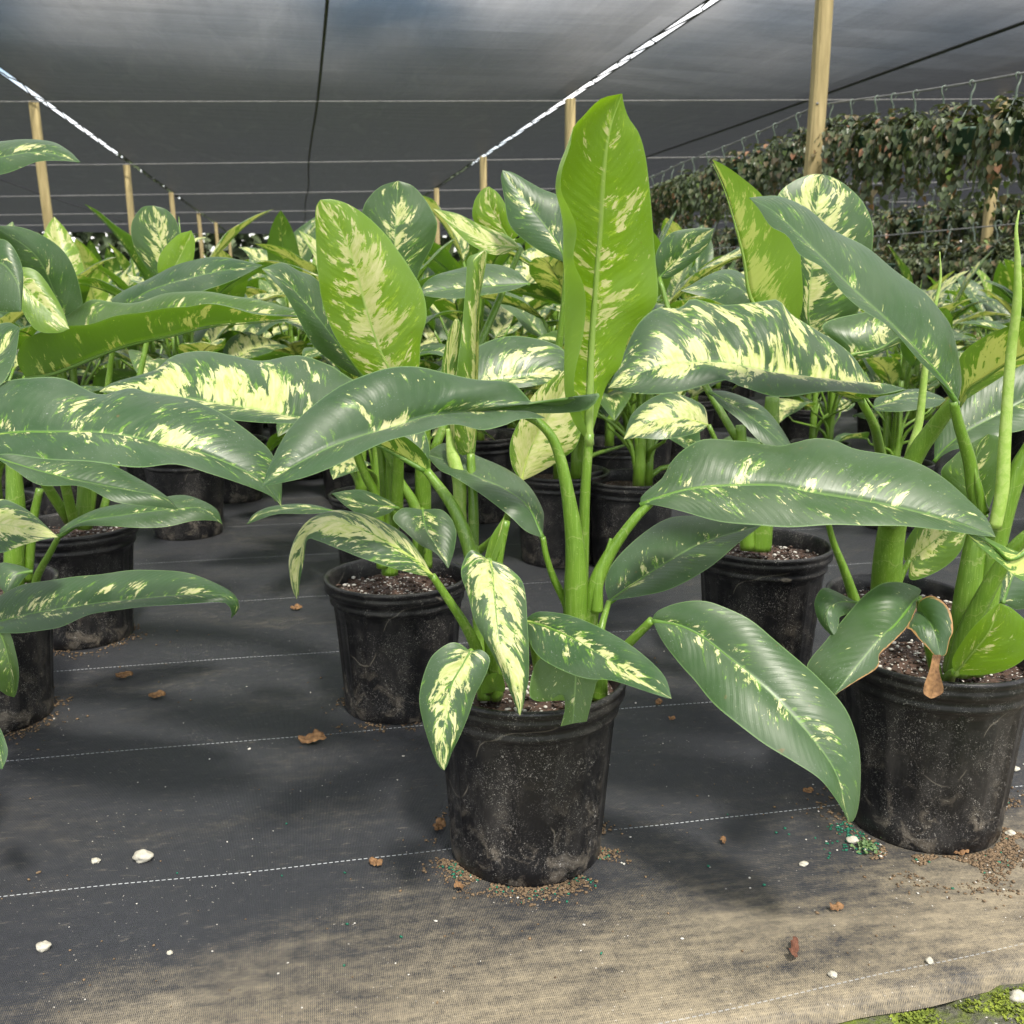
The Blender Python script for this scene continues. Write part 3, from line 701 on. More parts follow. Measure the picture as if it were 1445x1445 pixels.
hero(left2, [(735,680),(750,630),(790,560),(815,520)], (1.68,1.70,1.73), [(722,656),(720,625),(735,590),(756,553),(797,522)], [(765,665),(790,650),(815,625),(822,570)], -.02, .02, vari=1.2, young=.5, seed=118.8,
     pet=[(660,790,1.84),(705,750,1.76),(735,680,1.68)], pr=(.008,.007,.005))

# -- second row, right of the middle
p4 = at(1068, 925, 2.13)
right2 = potted(p4.x, 2.13, 'plant whose black pot is half hidden under the wide dark leaf right of centre', 1.0, 5, .2)
stem(right2, [(1070,775,2.12),(1075,720,2.12),(1085,640,2.12),(1090,560,2.12)], (.028,.026,.020,.014))
stem(right2, [(1055,775,2.10),(1050,700,2.10),(1045,600,2.10)], (.016,.014,.010))
hero(right2, [(1000,551),(1040,575),(1080,605),(1124,645)], (1.86,1.83,1.80,1.78), [(1030,553),(1070,570),(1100,600),(1118,630)], [(1015,570),(1045,595),(1080,628)], .06, -.02, vari=.25, seed=121.6)
hero(right2, [(1090,470),(1060,420),(1020,400),(960,410)], (2.2,2.1,2.05), [(1060,450),(1010,425)], [(1075,410),(1025,380)], -.04, .06, vari=.4, seed=123.0)
hero(right2, [(1232,575),(1280,562),(1335,564)], (2.0,2.0,2.02), [(1240,560),(1289,549),(1320,556)], [(1240,580),(1280,580),(1320,574)], .06, -.05, vari=.35, seed=124.0)
hero(right2, [(1000,600),(960,590),(920,595),(880,620)], (2.1,2.08,2.06), [(985,610),(940,620),(900,618)], [(990,570),(940,555),(895,580)], -.04, .05, vari=.95, seed=125.9, pet=[(1060,760,2.12),(1035,680,2.11),(1000,600,2.1)], pr=(.009,.007,.005))
hero(right2, [(930,392),(960,362),(985,340),(1008,322)], (2.3,2.3), [(925,360),(945,330),(980,322)], [(945,392),(975,372),(1000,345)], .0, .0, vari=.6, seed=127.2, pet=[(1040,620,2.15),(960,480,2.25),(930,392,2.3)], pr=(.009,.007,.005))

# -- second row at the left edge, and the two pots there
pl2 = at(-10, 1009, 1.863)
farl = potted(pl2.x, 1.863, 'left edge plant with a long speckled leaf lying level above the bare cloth', .97, 6, .5)
stem(farl, [(20,845,1.86),(20,780,1.86),(22,720,1.86),(18,640,1.86)], (.019,.018,.017,.012))
stem(farl, [(38,820,1.88),(46,740,1.88),(56,690,1.88)], (.010,.009,.007), name='petiole')
hero(farl, [(-90,880),(-40,885),(0,877),(50,865),(133,852),(199,845),(266,839),(318,840),(334,855),(326,873)], (1.62,1.58,1.54,1.52,1.50,1.50),
     [(-60,860),(-20,850),(33,825),(100,815),(166,807),(216,804),(266,809),(309,825),(332,840),(338,858)], [(-60,895),(-20,893),(33,893),(83,885),(133,866),(199,857),(266,852),(314,850),(326,860)], .05, -.04, vari=.36, seed=131.3)
hero(farl, [(83,756),(120,735),(173,727),(249,718),(285,718),(314,740)], (1.80,1.82,1.85,1.88,1.9), [(90,742),(133,719),(173,711),(249,699),(282,705),(306,719)], [(93,750),(116,742),(183,744),(233,744),(272,735),(303,735)], .05, -.04, vari=.20, seed=133.9,
     pet=[(48,830,1.84),(55,808,1.83),(72,778,1.81),(83,756,1.80)], pr=(.008,.0065,.005))
hero(farl, [(-20,640),(20,654),(100,676),(183,692),(225,700),(252,719)], (1.70,1.68,1.68,1.70), [(0,630),(60,640),(150,655),(199,677),(236,701)], [(0,650),(20,663),(56,684),(116,687),(166,709),(235,717)], .05, -.03, vari=.22, seed=136.7)
hero(farl, [(-70,745),(0,740),(40,748),(82,758)], (1.55,1.53,1.52), [(-40,715),(0,704),(27,713),(53,731)], [(-40,780),(0,781),(33,769),(60,762)], .04, -.03, vari=1.05, seed=139.0)
hero(farl, [(46,805),(20,812),(8,838)], (1.7,1.68,1.66), [(35,815),(20,832)], [(25,797),(0,795),(-6,820)], 0, .02, vari=.2, seed=140.2)
hero(farl, [(-8,880),(5,905),(14,940),(20,984)], (1.56,1.54,1.52), [(12,890),(22,920),(27,950),(24,975)], [(-25,900),(-25,950),(5,978)], 0, 0, vari=.15, young=.2, seed=141.9)
pl3 = at(-103, 1225, 1.28)
edgel = potted(pl3.x-.075, 1.30, 'plant mostly cut off at left, its broad level leaf reaching into the picture', .98, 7, .9)
hero(edgel, [(-80,640),(0,613),(66,610),(133,610),(183,616),(233,628),(282,639),(332,659),(370,680),(397,715)], (1.30,1.28,1.27,1.26,1.26,1.27),
     [(-60,590),(0,541),(50,533),(93,536),(126,551),(146,555),(183,548),(216,557),(262,560),(299,576),(332,596),(365,620),(384,640),(397,676)],
     [(-50,660),(0,642),(50,646),(133,653),(199,659),(249,656),(299,669),(349,686),(382,700)], .085, -.055, vari=.46, seed=145.0,
     pet=[(-103,950,1.30),(-100,800,1.30),(-80,640,1.30)], pr=(.014,.011,.007))
hero(edgel, [(-30,1010),(-5,1040),(3,1086)], (1.25,1.22,1.2), [(-5,1020),(9,1050),(10,1068)], [(-40,1040),(-20,1075)], 0, 0, vari=.4, seed=147.0)
hero(edgel, [(-90,560),(-40,520),(0,500),(28,462)], (1.34,1.36,1.38), [(-60,490),(-20,465),(10,455)], [(-50,560),(0,545),(20,510)], .04, -.03, vari=.25, seed=149.0)
stem(edgel, [(-103,955,1.30),(-100,850,1.30),(-95,700,1.31)], (.02,.019,.014))
pl1 = at(118, 880, 2.33)
left3 = potted(pl1.x, 2.33, 'plant at back left, its long leaf folded to show a bright green underside', .98, 8, .1)
hero(left3, [(36,533),(72,527),(112,512),(174,488),(249,471),(299,459),(360,454),(450,446)], (2.02,1.98,1.95,1.92,1.90,1.88),
     [(45,495),(67,466),(90,448),(125,424),(160,427),(204,424),(249,411),(299,413),(336,418),(360,422),(410,435)],
     [(24,510),(28,490),(40,477),(67,465),(125,457),(187,442),(261,433),(291,428),(325,434),(360,443),(410,447)], .07, -.07, vari=.46, young=.2, seed=152.4,
     pet=[(105,740,2.3),(80,640,2.2),(36,533,2.02)], pr=(.012,.010,.007), arch=.16)
hero(left3, [(166,440),(216,408),(300,385),(371,374)], (2.3,2.28,2.25), [(160,420),(216,390),(266,368),(316,363)], [(190,440),(260,420),(330,395)], .05, -.04, vari=.3, seed=155.5, pet=[(125,740,2.33),(150,560,2.33),(166,440,2.3)], pr=(.01,.008,.005))
hero(left3, [(225,395),(228,350),(221,320),(216,290)], (2.5,2.5), [(205,375),(188,345),(186,315),(200,293)], [(245,380),(256,350),(250,315),(235,296)], 0, .02, vari=.6, seed=157.0, pet=[(140,740,2.36),(190,560,2.45),(225,395,2.5)], pr=(.01,.008,.005))
hero(left3, [(232,398),(250,370),(262,345),(270,325)], (2.4,2.4), [(222,380),(228,355),(250,332)], [(258,395),(272,370),(275,340)], 0, 0, vari=.35, young=1, seed=159.0)
hero(left3, [(110,490),(80,420),(50,360),(-10,318)], (2.1,2.05,2.0), [(75,470),(45,420),(10,380)], [(118,440),(105,380),(80,345),(35,322)], 0, .03, vari=.2, seed=161.0)
hero(left3, [(25,395),(60,430),(98,464)], (1.9,1.88), [(28,378),(55,385),(85,430)], [(28,430),(50,465),(80,470)], .02, -.02, vari=.7, young=.7, seed=163.0)
hero(left3, [(-60,235),(0,222),(60,215),(114,229)], (1.9,1.88,1.86), [(-30,208),(0,199),(66,198),(96,212)], [(-30,250),(0,247),(17,242),(50,229),(83,227)], .05, -.02, vari=.28, seed=165.0, pet=[(100,740,2.33),(-40,500,2.1),(-60,235,1.9)], pr=(.012,.009,.005))
hero(left3, [(-40,380),(0,370),(25,400),(30,440)], (1.75,1.72,1.70), [(-20,345),(10,340),(32,380)], [(-40,430),(0,440)], .02, 0, vari=.12, seed=167.0)
stem(left3, [(118,745,2.33),(122,660,2.33),(118,560,2.33)], (.02,.018,.014))

# ------------------------------------------------------------------ the rows behind
def gen_leaf(mb, base, az, el, L, W, droop, fold, roll, vari, young, seed, nu, nv, curl=0):
    n = 10; p = Vector(base); pts = [p.copy()]; tg = []
    for i in range(n):
        t = i/n
        e = el - droop*t**1.3
        a = az + curl*t
        d = Vector((math.cos(a)*math.cos(e), math.sin(a)*math.cos(e), math.sin(e)))
        tg.append(d); p = p + d*(L/n); pts.append(p.copy())
    tg.append(tg[-1]); A = []; B = []
    for i in range(n+1):
        t = i/n; T = tg[i]
        left = Vector((0, 0, 1)).cross(T)
        if left.length < .15: left = Vector((-math.sin(az), math.cos(az), 0))
        left.normalize(); N = T.cross(left).normalized()
        q = Matrix.Rotation(roll, 3, T); left = q @ left; N = q @ N
        w = W*(math.sin(math.pi*min(1, t**.78))**.75)*(1-.25*t) if 0 < t < 1 else 0
        f = fold*(1-.4*t); u = .10*math.sin(t*9+seed)*w
        A.append(pts[i]+left*w*math.cos(f)+N*(w*math.sin(f)+u)); B.append(pts[i]-left*w*math.cos(f)+N*(w*math.sin(f)-u*.6))
    loft(mb, pts, A, B, vari, young, seed, nu=nu, nv=nv, arch=.12, ripple=.04, rib=nu > 12)
def gen_plant(seed, hi):
    """leaves and stalks of one plant, rooted at z = .25"""
    rn = random.Random(seed*77+3)
    leaves = []; st = MB(); ns = rn.choice((2, 3, 3))
    n = rn.randint(16, 19); az = rn.random()*6.28
    bases = [(rn.uniform(-.045, .045), rn.uniform(-.045, .045)) for _ in range(ns)]
    for i in range(n):
        t = i/(n-1)                       # 0 low and outside .. 1 top
        az += 2.4+rn.uniform(-.4, .4)
        bx, by = bases[i % ns]
        z1 = .36+.42*t**.8+rn.uniform(-.04, .05)
        rad = (.19-.14*t)*rn.uniform(.8, 1.2)
        b = Vector((bx+math.cos(az)*rad, by+math.sin(az)*rad, z1))
        L = rn.uniform(.27, .37)*(1 if t > .12 else .75); W = L*rn.uniform(.20, .26)
        el = R(rn.uniform(5, 35)+30*t); dr = R(rn.uniform(30, 75)*(1.15-.4*t)); yg = rn.choice((0, 0, 0, 0, .12))
        if t > .90: yg = rn.choice((0, .1, .3, .9)); el = R(rn.uniform(50, 82)); dr = R(rn.uniform(10, 55))
        va = rn.choice((.25, .4, .5, .6, .75, .9, 1.0))
        m = MB()
        gen_leaf(m, b, az, el, L, W, dr, R(rn.uniform(4, 26)), R(rn.uniform(-22, 22)), va, yg, seed*9.1+i*1.7, 20 if hi else 9, 5 if hi else 2, rn.uniform(-.35, .35))
        leaves.append(m)
        d = Vector((math.cos(az), math.sin(az), 0))
        tube(st, [(bx, by, .25), Vector((bx, by, .25+(z1-.25)*.55))+d*rad*.22, b-d*.012-Vector((0, 0, .02)), b], [.009, .0075, .005, .0038], 8 if hi else 5, 9 if hi else 5)
    for bx, by in bases:
        tube(st, [(bx, by, .23), (bx*1.1, by*1.1, .45), (bx*.9, by, .62)], [.019, .016, .008], 10 if hi else 6, 6)
    if rn.random() < .6:
        tube(st, [(bases[0][0], bases[0][1], .6), (bases[0][0]+.01, bases[0][1], .82), (bases[0][0]+.02, bases[0][1]+.01, 1.0+rn.uniform(-.08, .04))], [.010, .008, .0008], 8, 8)
    return leaves, st
LAB = 'leafy variegated potted plant among the crowded rows behind the front plants'
GRP = 'potted plants crowded in the rows behind the front ones'
def proto_hi(k):
    root = empty('potted_plant', (0, 0, 0), LAB, 'potted plant', GRP)
    s = .96
    pot_mb(s, 32).build('pot', POT, root, off=(0, 0, 0)); soil_mb(s, False, k).build('soil', [SOIL, PERL], root, off=(0, 0, 0))
    lv, st = gen_plant(k, True)
    st.build('stems', STEM, root, off=(0, 0, 0))
    for m in lv: m.build('leaf', LEAF, root, off=(0, 0, 0))
    return root
LAB2 = 'distant variegated potted plant, one of the far rows seen as a sea of leaves'
def proto_lo(k):
    root = empty('potted_plant', (0, 0, 0), LAB2, 'potted plant', 'potted plants of the far rows')
    pot_mb(.96, 20).build('pot', POT, root, off=(0, 0, 0))
    lv, st = gen_plant(k, False)
    f = MB()
    for m in lv: f.merge(m)
    f.build('foliage', LEAF, root, off=(0, 0, 0)); st.build('stems', STEM, root, off=(0, 0, 0))
    return root
def px_of(p):
    d = Vector(p)-Vector((0, 0, CAMZ)); z = d.y*CP - d.z*SP
    return 722.5+1445*d.x/z if z > 0 else 1e9
HI = {}; LO = {}
rng = random.Random(11)
taken = [o.location.copy() for o in col.objects if o.name.startswith('potted_plant') and o.parent is None]
spots_hi = []; spots_lo = []
# pots whose rims show in the photo
for px, py, Y in ((530, 690, 2.80), (891, 668, 2.95), (790, 700, 3.02), (1160, 585, 4.0), (1268, 622, 3.45), (262, 680, 3.35), (1560, 640, 2.9)):
    p = at(px, py, Y); spots_hi.append((p.x, Y)); taken.append(Vector((p.x, Y, 0)))
v = 2.95; row = 0
while v < 15.5:
    u = -16 + (row % 2)*.31
    while u < 17:
        p = guv(u+rng.uniform(-.08, .08), v+rng.uniform(-.08, .08)); u += .58
        x = px_of((p.x, p.y, .8))
        if not -170 < x < 1615: continue
        if any((t_-p).length < .50 for t_ in taken): continue
        if px_of(p) > 1330 and p.y < 2.7: continue
        if v < 3.3 and 210 < px_of(p) < 420: continue          # the bare patch left of the middle
        if p.dot(GU) > 5.0 and v > 4: continue
        (spots_hi if p.y < 5.6 else spots_lo).append((p.x, p.y))
    v += .53; row += 1
for pool, mk, n, spots in ((HI, proto_hi, 9, spots_hi), (LO, proto_lo, 8, spots_lo)):
    for i, (x, y) in enumerate(spots[:250]):
        k = i % n if i < n else rng.randrange(n)
        if k not in pool: o = pool[k] = mk(k+(1 if pool is HI else 31))
        else:
            o = copy_tree(pool[k])
        o.location = (x, y, 0); o.rotation_euler.z = rng.random()*6.28
        s = rng.uniform(.90, 1.07)*(.965 if px_of((x, y, .8)) < 640 and y > 2.5 else 1)*(.86 if Vector((x, y, 0)).dot(GU) > 1.9 and y > 3 else 1); o.scale = (s, s, s*rng.uniform(.95, 1.05))
# beyond that nobody could count them: one mass of leaves
fm = MB()
libs = []
for k in range(4):
    m = MB()
    for lf in gen_plant(60+k, False)[0]: m.merge(lf)
    libs.append(m)
v = 15.9
while v < 35:
    u = -v*.62-2
    while u < min(5.0, v*.42):
        p = guv(u+rng.uniform(-.1, .1), v)
        if -100 < px_of((p.x, p.y, .8)) < 1100 and rng.random() < .8:
            fm.merge(libs[rng.randrange(4)], Matrix.Translation(p) @ Matrix.Rotation(rng.random()*6.28, 4, 'Z') @ Matrix.Scale(rng.uniform(.92, 1.05), 4))
        u += .95
    v += 1.1
tag(fm.build('far_foliage', LEAF), 'far off mass of variegated leaves running back under the shade cloth', 'plants', kind='stuff')

# ------------------------------------------------------------------ ground
def flat(name, corners, mat, **k):
    mb = MB(); mb.add(corners, [tuple(range(len(corners)))]); return tag(mb.build(name, mat, smooth=False), **k)
e0 = atz(1070, 1440, 0); e1 = atz(1445, 1364, 0); ed = (e1-e0).normalized(); en = Vector((-ed.y, ed.x, 0))
mb = MB(); prof = [(-.004, -.022), (-.002, -.018), (.002, -.010), (.007, -.004), (.014, -.001), (.035, 0), (.1, 0), (.3, 0), (1, 0), (3, 0), (10, 0), (70, 0)]
cols = [-60, -20, -6] + [-2.5+.025*i for i in range(201)] + [4, 10, 30, 60]
vs = []; fs = []
for i, (w, z) in enumerate(prof):
    for s in cols:
        k = max(0, 1-w/.2)
        wob = (.010*mnoise.noise(Vector((s*3.1, 0, 4)))+.004*mnoise.noise(Vector((s*11, 0, 9))))*k if abs(s) < 2.6 else 0
        zz = (.004*mnoise.noise(Vector((s*5, 3, 1))) if 0 < i < 6 and abs(s) < 2.6 else 0)
        vs.append(e0+ed*s+en*(w+wob)+Vector((0, 0, z+zz)))
n = len(cols)
for i in range(len(prof)-1):
    for j in range(n-1): fs.append((i*n+j, i*n+j+1, (i+1)*n+j+1, (i+1)*n+j))
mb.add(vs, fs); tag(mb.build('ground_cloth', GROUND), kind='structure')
mb = MB(); vs = []; fs = []                       # mossy soil of the aisle, dipping a hand below the cloth
xs = [-150, -20, -3] + [-.2+.02*i for i in range(86)] + [4, 20, 150]; ys = [-150, -20, -2] + [.3+.02*i for i in range(51)] + [3, 20, 200]
for y in ys:
    for x in xs:
        near = -.2 <= x <= 1.6 and .3 <= y <= 1.35
        vs.append((x, y, -.027 + ((.010*mnoise.noise(Vector((x*7, y*7, 0)))+.007*mnoise.noise(Vector((x*26, y*26, 3)))) if near else 0) - (.05 if y > 1.4 else 0)))
for i in range(len(ys)-1):
    for j in range(len(xs)-1): b = i*len(xs)+j; fs.append((b, b+1, b+len(xs)+1, b+len(xs)))
mb.add(vs, fs); tag(mb.build('ground', MOSS), kind='structure')

# ------------------------------------------------------------------ shade cloth, posts and wires
CZ = 2.425
UL = atz(60, 140, CZ).dot(GU); UR = atz(805, 135, CZ).dot(GU)
V0, V1 = -.55, 36.5
def panel(u0, u1, label, hems):
    root = empty('shade_cloth', guv((u0+u1)/2, V0, CZ), label, 'shade cloth')
    mb = MB(); nu, nv = 30, 74; vs = []; fs = []
    for i in range(nv+1):
        v = V0+(V1-V0)*i/nv
        for j in range(nu+1):
            u = u0+(u1-u0)*j/nu
            vs.append(guv(u, v, CZ-.012-.02*abs(math.sin(math.pi*(u-UL)/(UR-UL)))+.012*mnoise.noise(Vector((u*.8, v*.5, 2)))*(0 if j in (0, nu) else 1)))
    for i in range(nv):
        for j in range(nu): b = i*(nu+1)+j; fs.append((b, b+nu+1, b+nu+2, b+1))
    mb.add(vs, fs); mb.build('netting', CLOTH, root)
    for u in hems:
        t = MB(); tube(t, [guv(u, V0, CZ-.012), guv(u, V1, CZ-.012)], [.006, .006], 6, 40); t.build('hem', HEM, root)
    return root
g = .036
pA = panel(-30, UL-g, 'wide black shade cloth panel overhead on the left, beyond the left row of posts', [UL-g])
pB = panel(UL+g, UR-g, 'black shade cloth panel overhead in the middle, between the two bright seams', [UL+g, UR-g])
pC = panel(UR+g, 30, 'black shade cloth panel overhead on the right, above the hanging baskets', [UR+g])
for pan, u in ((pA, UL), (pB, UR)):                # one cord laced to and fro ties the panels across the gap
    pts = []; v = 1.0; rn = random.Random(5); sd = 1
    while v < 30:
        pts.append(guv(u+sd*g*rn.uniform(.85, 1.2), v, CZ-.016)); sd = -sd; v += rn.uniform(.03, .06) if sd > 0 else rn.uniform(.2, .9)
    t = MB(); tube(t, pts, [.0055, .0055], 4, len(pts)*2, cap=True); t.build('lacing', HEM, pan)
for pan, u in ((pB, atz(460, 0, CZ).dot(GU)), (pC, atz(1445, 20, CZ).dot(GU)), (pA, UL-2.3)):
    t = MB(); rn = random.Random(3)
    pts = [guv(u+rn.uniform(-.02, .02), V0+(V1-V0)*i/14, CZ-.05) for i in range(15)]
    tube(t, pts, [.013, .013], 6, 60, oval=.6); t.build('sewn_seam', HEM, pan)

def post(foot, top_z, w, label, tilt=0, rnd=0):
    mb = MB(); rn = random.Random(rnd); h = w/2; b = .012; a = rn.uniform(-.1, .1)+GA
    ring = [(-h+b, -h), (h-b, -h), (h, -h+b), (h, h-b), (h-b, h), (-h+b, h), (-h, h-b), (-h, -h+b)]
    vs = []; fs = []; zs = [0, .6, 1.2, 1.8, top_z-.006, top_z]
    for i, z in enumerate(zs):
        k = 1 if i < 5 else .9
        for x, y in ring:
            vs.append(Vector(((x*math.cos(a)-y*math.sin(a))*k+tilt*z+.004*math.sin(z*3+rnd), (x*math.sin(a)+y*math.cos(a))*k, z)))
    for i in range(5):
        for j in range(8): k = (j+1) % 8; fs.append((i*8+j, i*8+k, i*8+8+k, i*8+8+j))
    fs.append(tuple(40+j for j in range(8)))
    mb.add(vs, fs)
    o = mb.build('wooden_post', WOOD, smooth=False, loc=foot)
    return tag(o, label, 'post', 'wooden posts holding up the shade cloth')
def foot(px, py, z=CZ-.03):
    p = atz(px, py, z); p.z = -.02; return p
ords = ['nearest', 'second nearest', 'third nearest', 'fourth nearest', 'fifth nearest', 'farthest']
for i, (px, py) in enumerate(((60, 140), (183, 230), (245, 270), (283, 298), (307, 313), (325, 325))):
    post(foot(px, py), CZ-.03, .080, 'weathered wooden post under the left bright seam, %s of the row' % ords[i], -.035 if i == 0 else -.02, i)
for i, (px, py) in enumerate(((805, 136), (682, 219), (616, 264))):
    post(foot(px, py), CZ-.03, .080, ['wooden post rising behind the big upright leaf at the centre', 'wooden post ending at the middle seam, left of the big upright leaf', 'thin far wooden post just right of the grey green leaf at the centre'][i], 0, 9+i)
def atu(px, py, u):
    d = ray(px, py); s = u/(d.x*GU.x+d.y*GU.y)
    return Vector((0, 0, CAMZ))+d*s
BU = 2.70
f = atu(1147, 200, 2.60); f.z = -.02
big_post = post(f, CZ+.02, .074, 'large knotty wooden post among the hanging baskets, cut off by the picture top', .006, 21)
t = MB(); c = atu(1150, 148, 2.60) - Vector((0, .044, 0)); tube(t, [c, c+Vector((0, .02, 0))], [.007, .007], 8, 2); t.build('bolt', STEEL, big_post)
post(foot(1410, 135), CZ-.03, .080, 'wooden post among the hanging baskets near the right edge', .012, 31)
f = atz(1342, 268, CZ-.03); post(foot(1342, 262), CZ-.03, .09, 'thin wooden post standing behind the lower hanging baskets', 0, 32)
post(foot(1252, 296, 2.2), 2.2, .09, 'short far wooden post between the two tiers of baskets', 0, 33)
post(foot(996, 302, 2.1), 2.1, .09, 'small far wooden post left of the hanging baskets', 0, 34)

for i, (a, b) in enumerate((((-40, 143), (1130, 140)), ((-40, 234), (1160, 219)), ((-40, 278), (1100, 261)), ((-40, 304), (1000, 289)), ((-40, 319), (960, 306)))):
    p, q = atz(*a, CZ-.055), atz(*b, CZ-.055); d = (q-p).normalized(); q = q + d*4; p = p-d*2
    t = MB(); tube(t, [p, (p+q)/2-Vector((0, 0, .01)), q], [.005+.0022*i, .005+.0022*i], 6, 8)
    tag(t.build('support_wire', STEEL), 'straight grey wire across under the shade cloth, %s of the five' % ['lowest overhead and nearest', 'second nearest', 'middle one', 'second farthest', 'farthest'][i], 'wire', 'wires carrying the shade cloth')

# ------------------------------------------------------------------ hanging baskets
def heart(mb, p, d, n, s, seed, yg=0):
    d = d.normalized(); x = d.cross(n)
    if x.length < 1e-4: return
    x.normalize(); n = x.cross(d)
    pt = lambda a, b, c=0: p + x*(a*s) + d*(b*s) + n*(c*s)
    vs = [pt(0, 0), pt(-.42, -.12, .1), pt(-.55, .3, .16), pt(-.32, .75, .08), pt(0, 1.2, -.14), pt(.32, .75, .08), pt(.55, .3, .16), pt(.42, -.12, .1), pt(0, .5, -.06)]
    fs = [(8, 0, 1), (8, 1, 2), (8, 2, 3), (8, 3, 4), (8, 4, 5), (8, 5, 6), (8, 6, 7), (8, 7, 0)]
    mb.add(vs, fs, None, [(0, yg, seed, 0, 0)]*9)
def vine_mb(seed, n=430, long=.36):
    mb = MB(); rn = random.Random(seed)
    trails = [(rn.random()*6.28, rn.uniform(.05, .13), rn.uniform(.45, 1.0)*long) for _ in range(26)]
    for i in range(n):
        a, r, L = trails[rn.randrange(26)]
        a += rn.gauss(0, .12); t = rn.random()**1.2
        if rn.random() < .34: t = -rn.random()*.2; r *= rn.random()
        if t < 0: p = Vector((math.cos(a)*r, math.sin(a)*r, -.155+.095*rn.random()**2+t*.05)); d = Vector((math.cos(a), math.sin(a), rn.uniform(-1.0, .3)))
        else:
            rr = r+.035+rn.gauss(0, .012); p = Vector((math.cos(a)*rr, math.sin(a)*rr, -.15-t*L)); d = Vector((math.cos(a)*.35+rn.gauss(0, .3), math.sin(a)*.35+rn.gauss(0, .3), -1))
        nn = Vector((math.cos(a), math.sin(a), .5+rn.gauss(0, .3)))
        heart(mb, p, d, nn, rn.uniform(.020, .035), rn.random()*90, 1 if rn.random() < .05 else 0)
    for a, r, L in trails[::2]:
        e = rn.uniform(.7, 1.15)
        tube(mb, [(math.cos(a)*r, math.sin(a)*r, -.13), (math.cos(a)*(r+.035), math.sin(a)*(r+.035), -.16), (math.cos(a)*(r+.03), math.sin(a)*(r+.04), -.15-L*e)], [.0016, .001], 4, 6, (0, 0, 33.3, 0, 0))
    return mb
def proto_basket(seed, label, group):
    root = empty('hanging_basket', (0, 0, 0), label, 'hanging basket', group)
    p = MB(); lathe(p, [(0, -.265), (.062, -.265), (.066, -.262), (.084, -.185), (.089, -.183), (.090, -.172), (.084, -.170), (.080, -.19), (0, -.19)], 28); p.build('basket', BASKET, root, off=(0, 0, 0))
    h = MB(); tube(h, [(.004, 0, -.008), (.012, 0, .010), (0, 0, .019), (-.013, 0, .008), (-.012, 0, -.012), (-.002, 0, -.035), (.001, 0, -.06), (0, 0, -.085)], [.0018, .003, .0034, .0038, .004, .0045, .005, .0055], 8, 24)
    ho = h.build('hanger', HOOK, root, off=(0, 0, 0))
    w = MB()
    for k in range(3):
        a = k*2.094+.4
        tube(w, [(.004*math.cos(a), .004*math.sin(a), -.075), (.03*math.cos(a), .03*math.sin(a), -.105), (.084*math.cos(a), .084*math.sin(a), -.178)], [.0028, .0022], 5, 8)
    w.build('hanger_arms', HOOK, ho, off=(0, 0, 0))
    vine_mb(seed).build('vines', VINE, root, off=(0, 0, 0))
    return root
wire_px = [(1640, 62), (1540, 85), (1440, 104), (1300, 128), (1161, 148), (1131, 159), (1040, 200), (960, 231), (918, 250), (800, 292)]
wpts = [atu(x, y, BU) for x, y in wire_px]
t = MB(); tube(t, wpts, [.005, .005], 6, 60); tag(t.build('basket_wire', STEEL), 'sagging wire carrying the upper row of hanging baskets', 'wire')
def wire_y(x, W):
    for (x1, y1), (x0, y0) in zip(W, W[1:]):
        if x0 <= x <= x1: return y0+(y1-y0)*(x-x0)/(x1-x0)
hooks = [1560, 1500, 1437, 1372, 1333, 1293, 1262, 1238, 1203, 1172, 1127, 1094, 1070, 1050, 1022, 1000, 980, 962, 948, 935, 922]
G1 = 'hanging baskets on the upper wire'; protos = []
near_lab = {1437: 'hanging basket of trailing brown green vines at the top right corner of the picture', 1372: 'hanging basket of trailing vines, second in from the right edge on the upper wire',
            1333: 'hanging basket of trailing vines, third in from the right edge', 1203: 'hanging basket of trailing vines on the upper wire, second right of the large post',
            1172: 'hanging basket of trailing vines on the upper wire, just right of the large wooden post', 1127: 'hanging basket of trailing vines on the upper wire, just left of the large wooden post'}
for i, x in enumerate(hooks):
    p = atu(x, wire_y(x, wire_px), BU)
    if i < 4: protos.append(proto_basket(40+i, '', G1)); o = protos[-1]
    else: o = copy_tree(protos[rng.randrange(4)])
    o['label'] = near_lab.get(x, 'brown green trailing vine basket crowded among its like on the upper wire'); o['group'] = G1
    o.location = p - Vector((0, 0, .012)); o.rotation_euler.z = GA+math.pi/2*rng.choice((0, 2))+rng.uniform(-.4, .4)
    s = rng.uniform(.86, 1.0); o.scale = (s, s, s)
for tier, (uu, zz, lab, n0, n1, dn, sc_) in enumerate(((6.2, 1.70, 'basket of brown green vines hung along the lower wire of the far row', 8.0, 19.0, .36, 1.5),
                                                    (5.7, 1.30, 'basket of brown green vines hung low at the far right, under the other rows', 7.4, 19.0, .36, 1.7))):
    t = MB(); tube(t, [guv(uu, 4.5, zz), guv(uu, 11, zz-.03), guv(uu, 19.5, zz)], [.006, .006], 6, 20)
    tag(t.build('basket_wire', STEEL), ['wire carrying the far row of hanging baskets at the right', 'lowest wire of hanging baskets at the far right'][tier], 'wire')
    v = n0
    while v < n1:
        o = copy_tree(protos[rng.randrange(4)]); o['label'] = lab; o['group'] = ['hanging baskets on the far wire', 'hanging baskets on the lowest wire'][tier]
        o.location = guv(uu, v, zz-.012); o.rotation_euler.z = rng.random()*6.28; o.scale = (sc_, sc_, sc_); v += dn*rng.uniform(.8, 1.2)

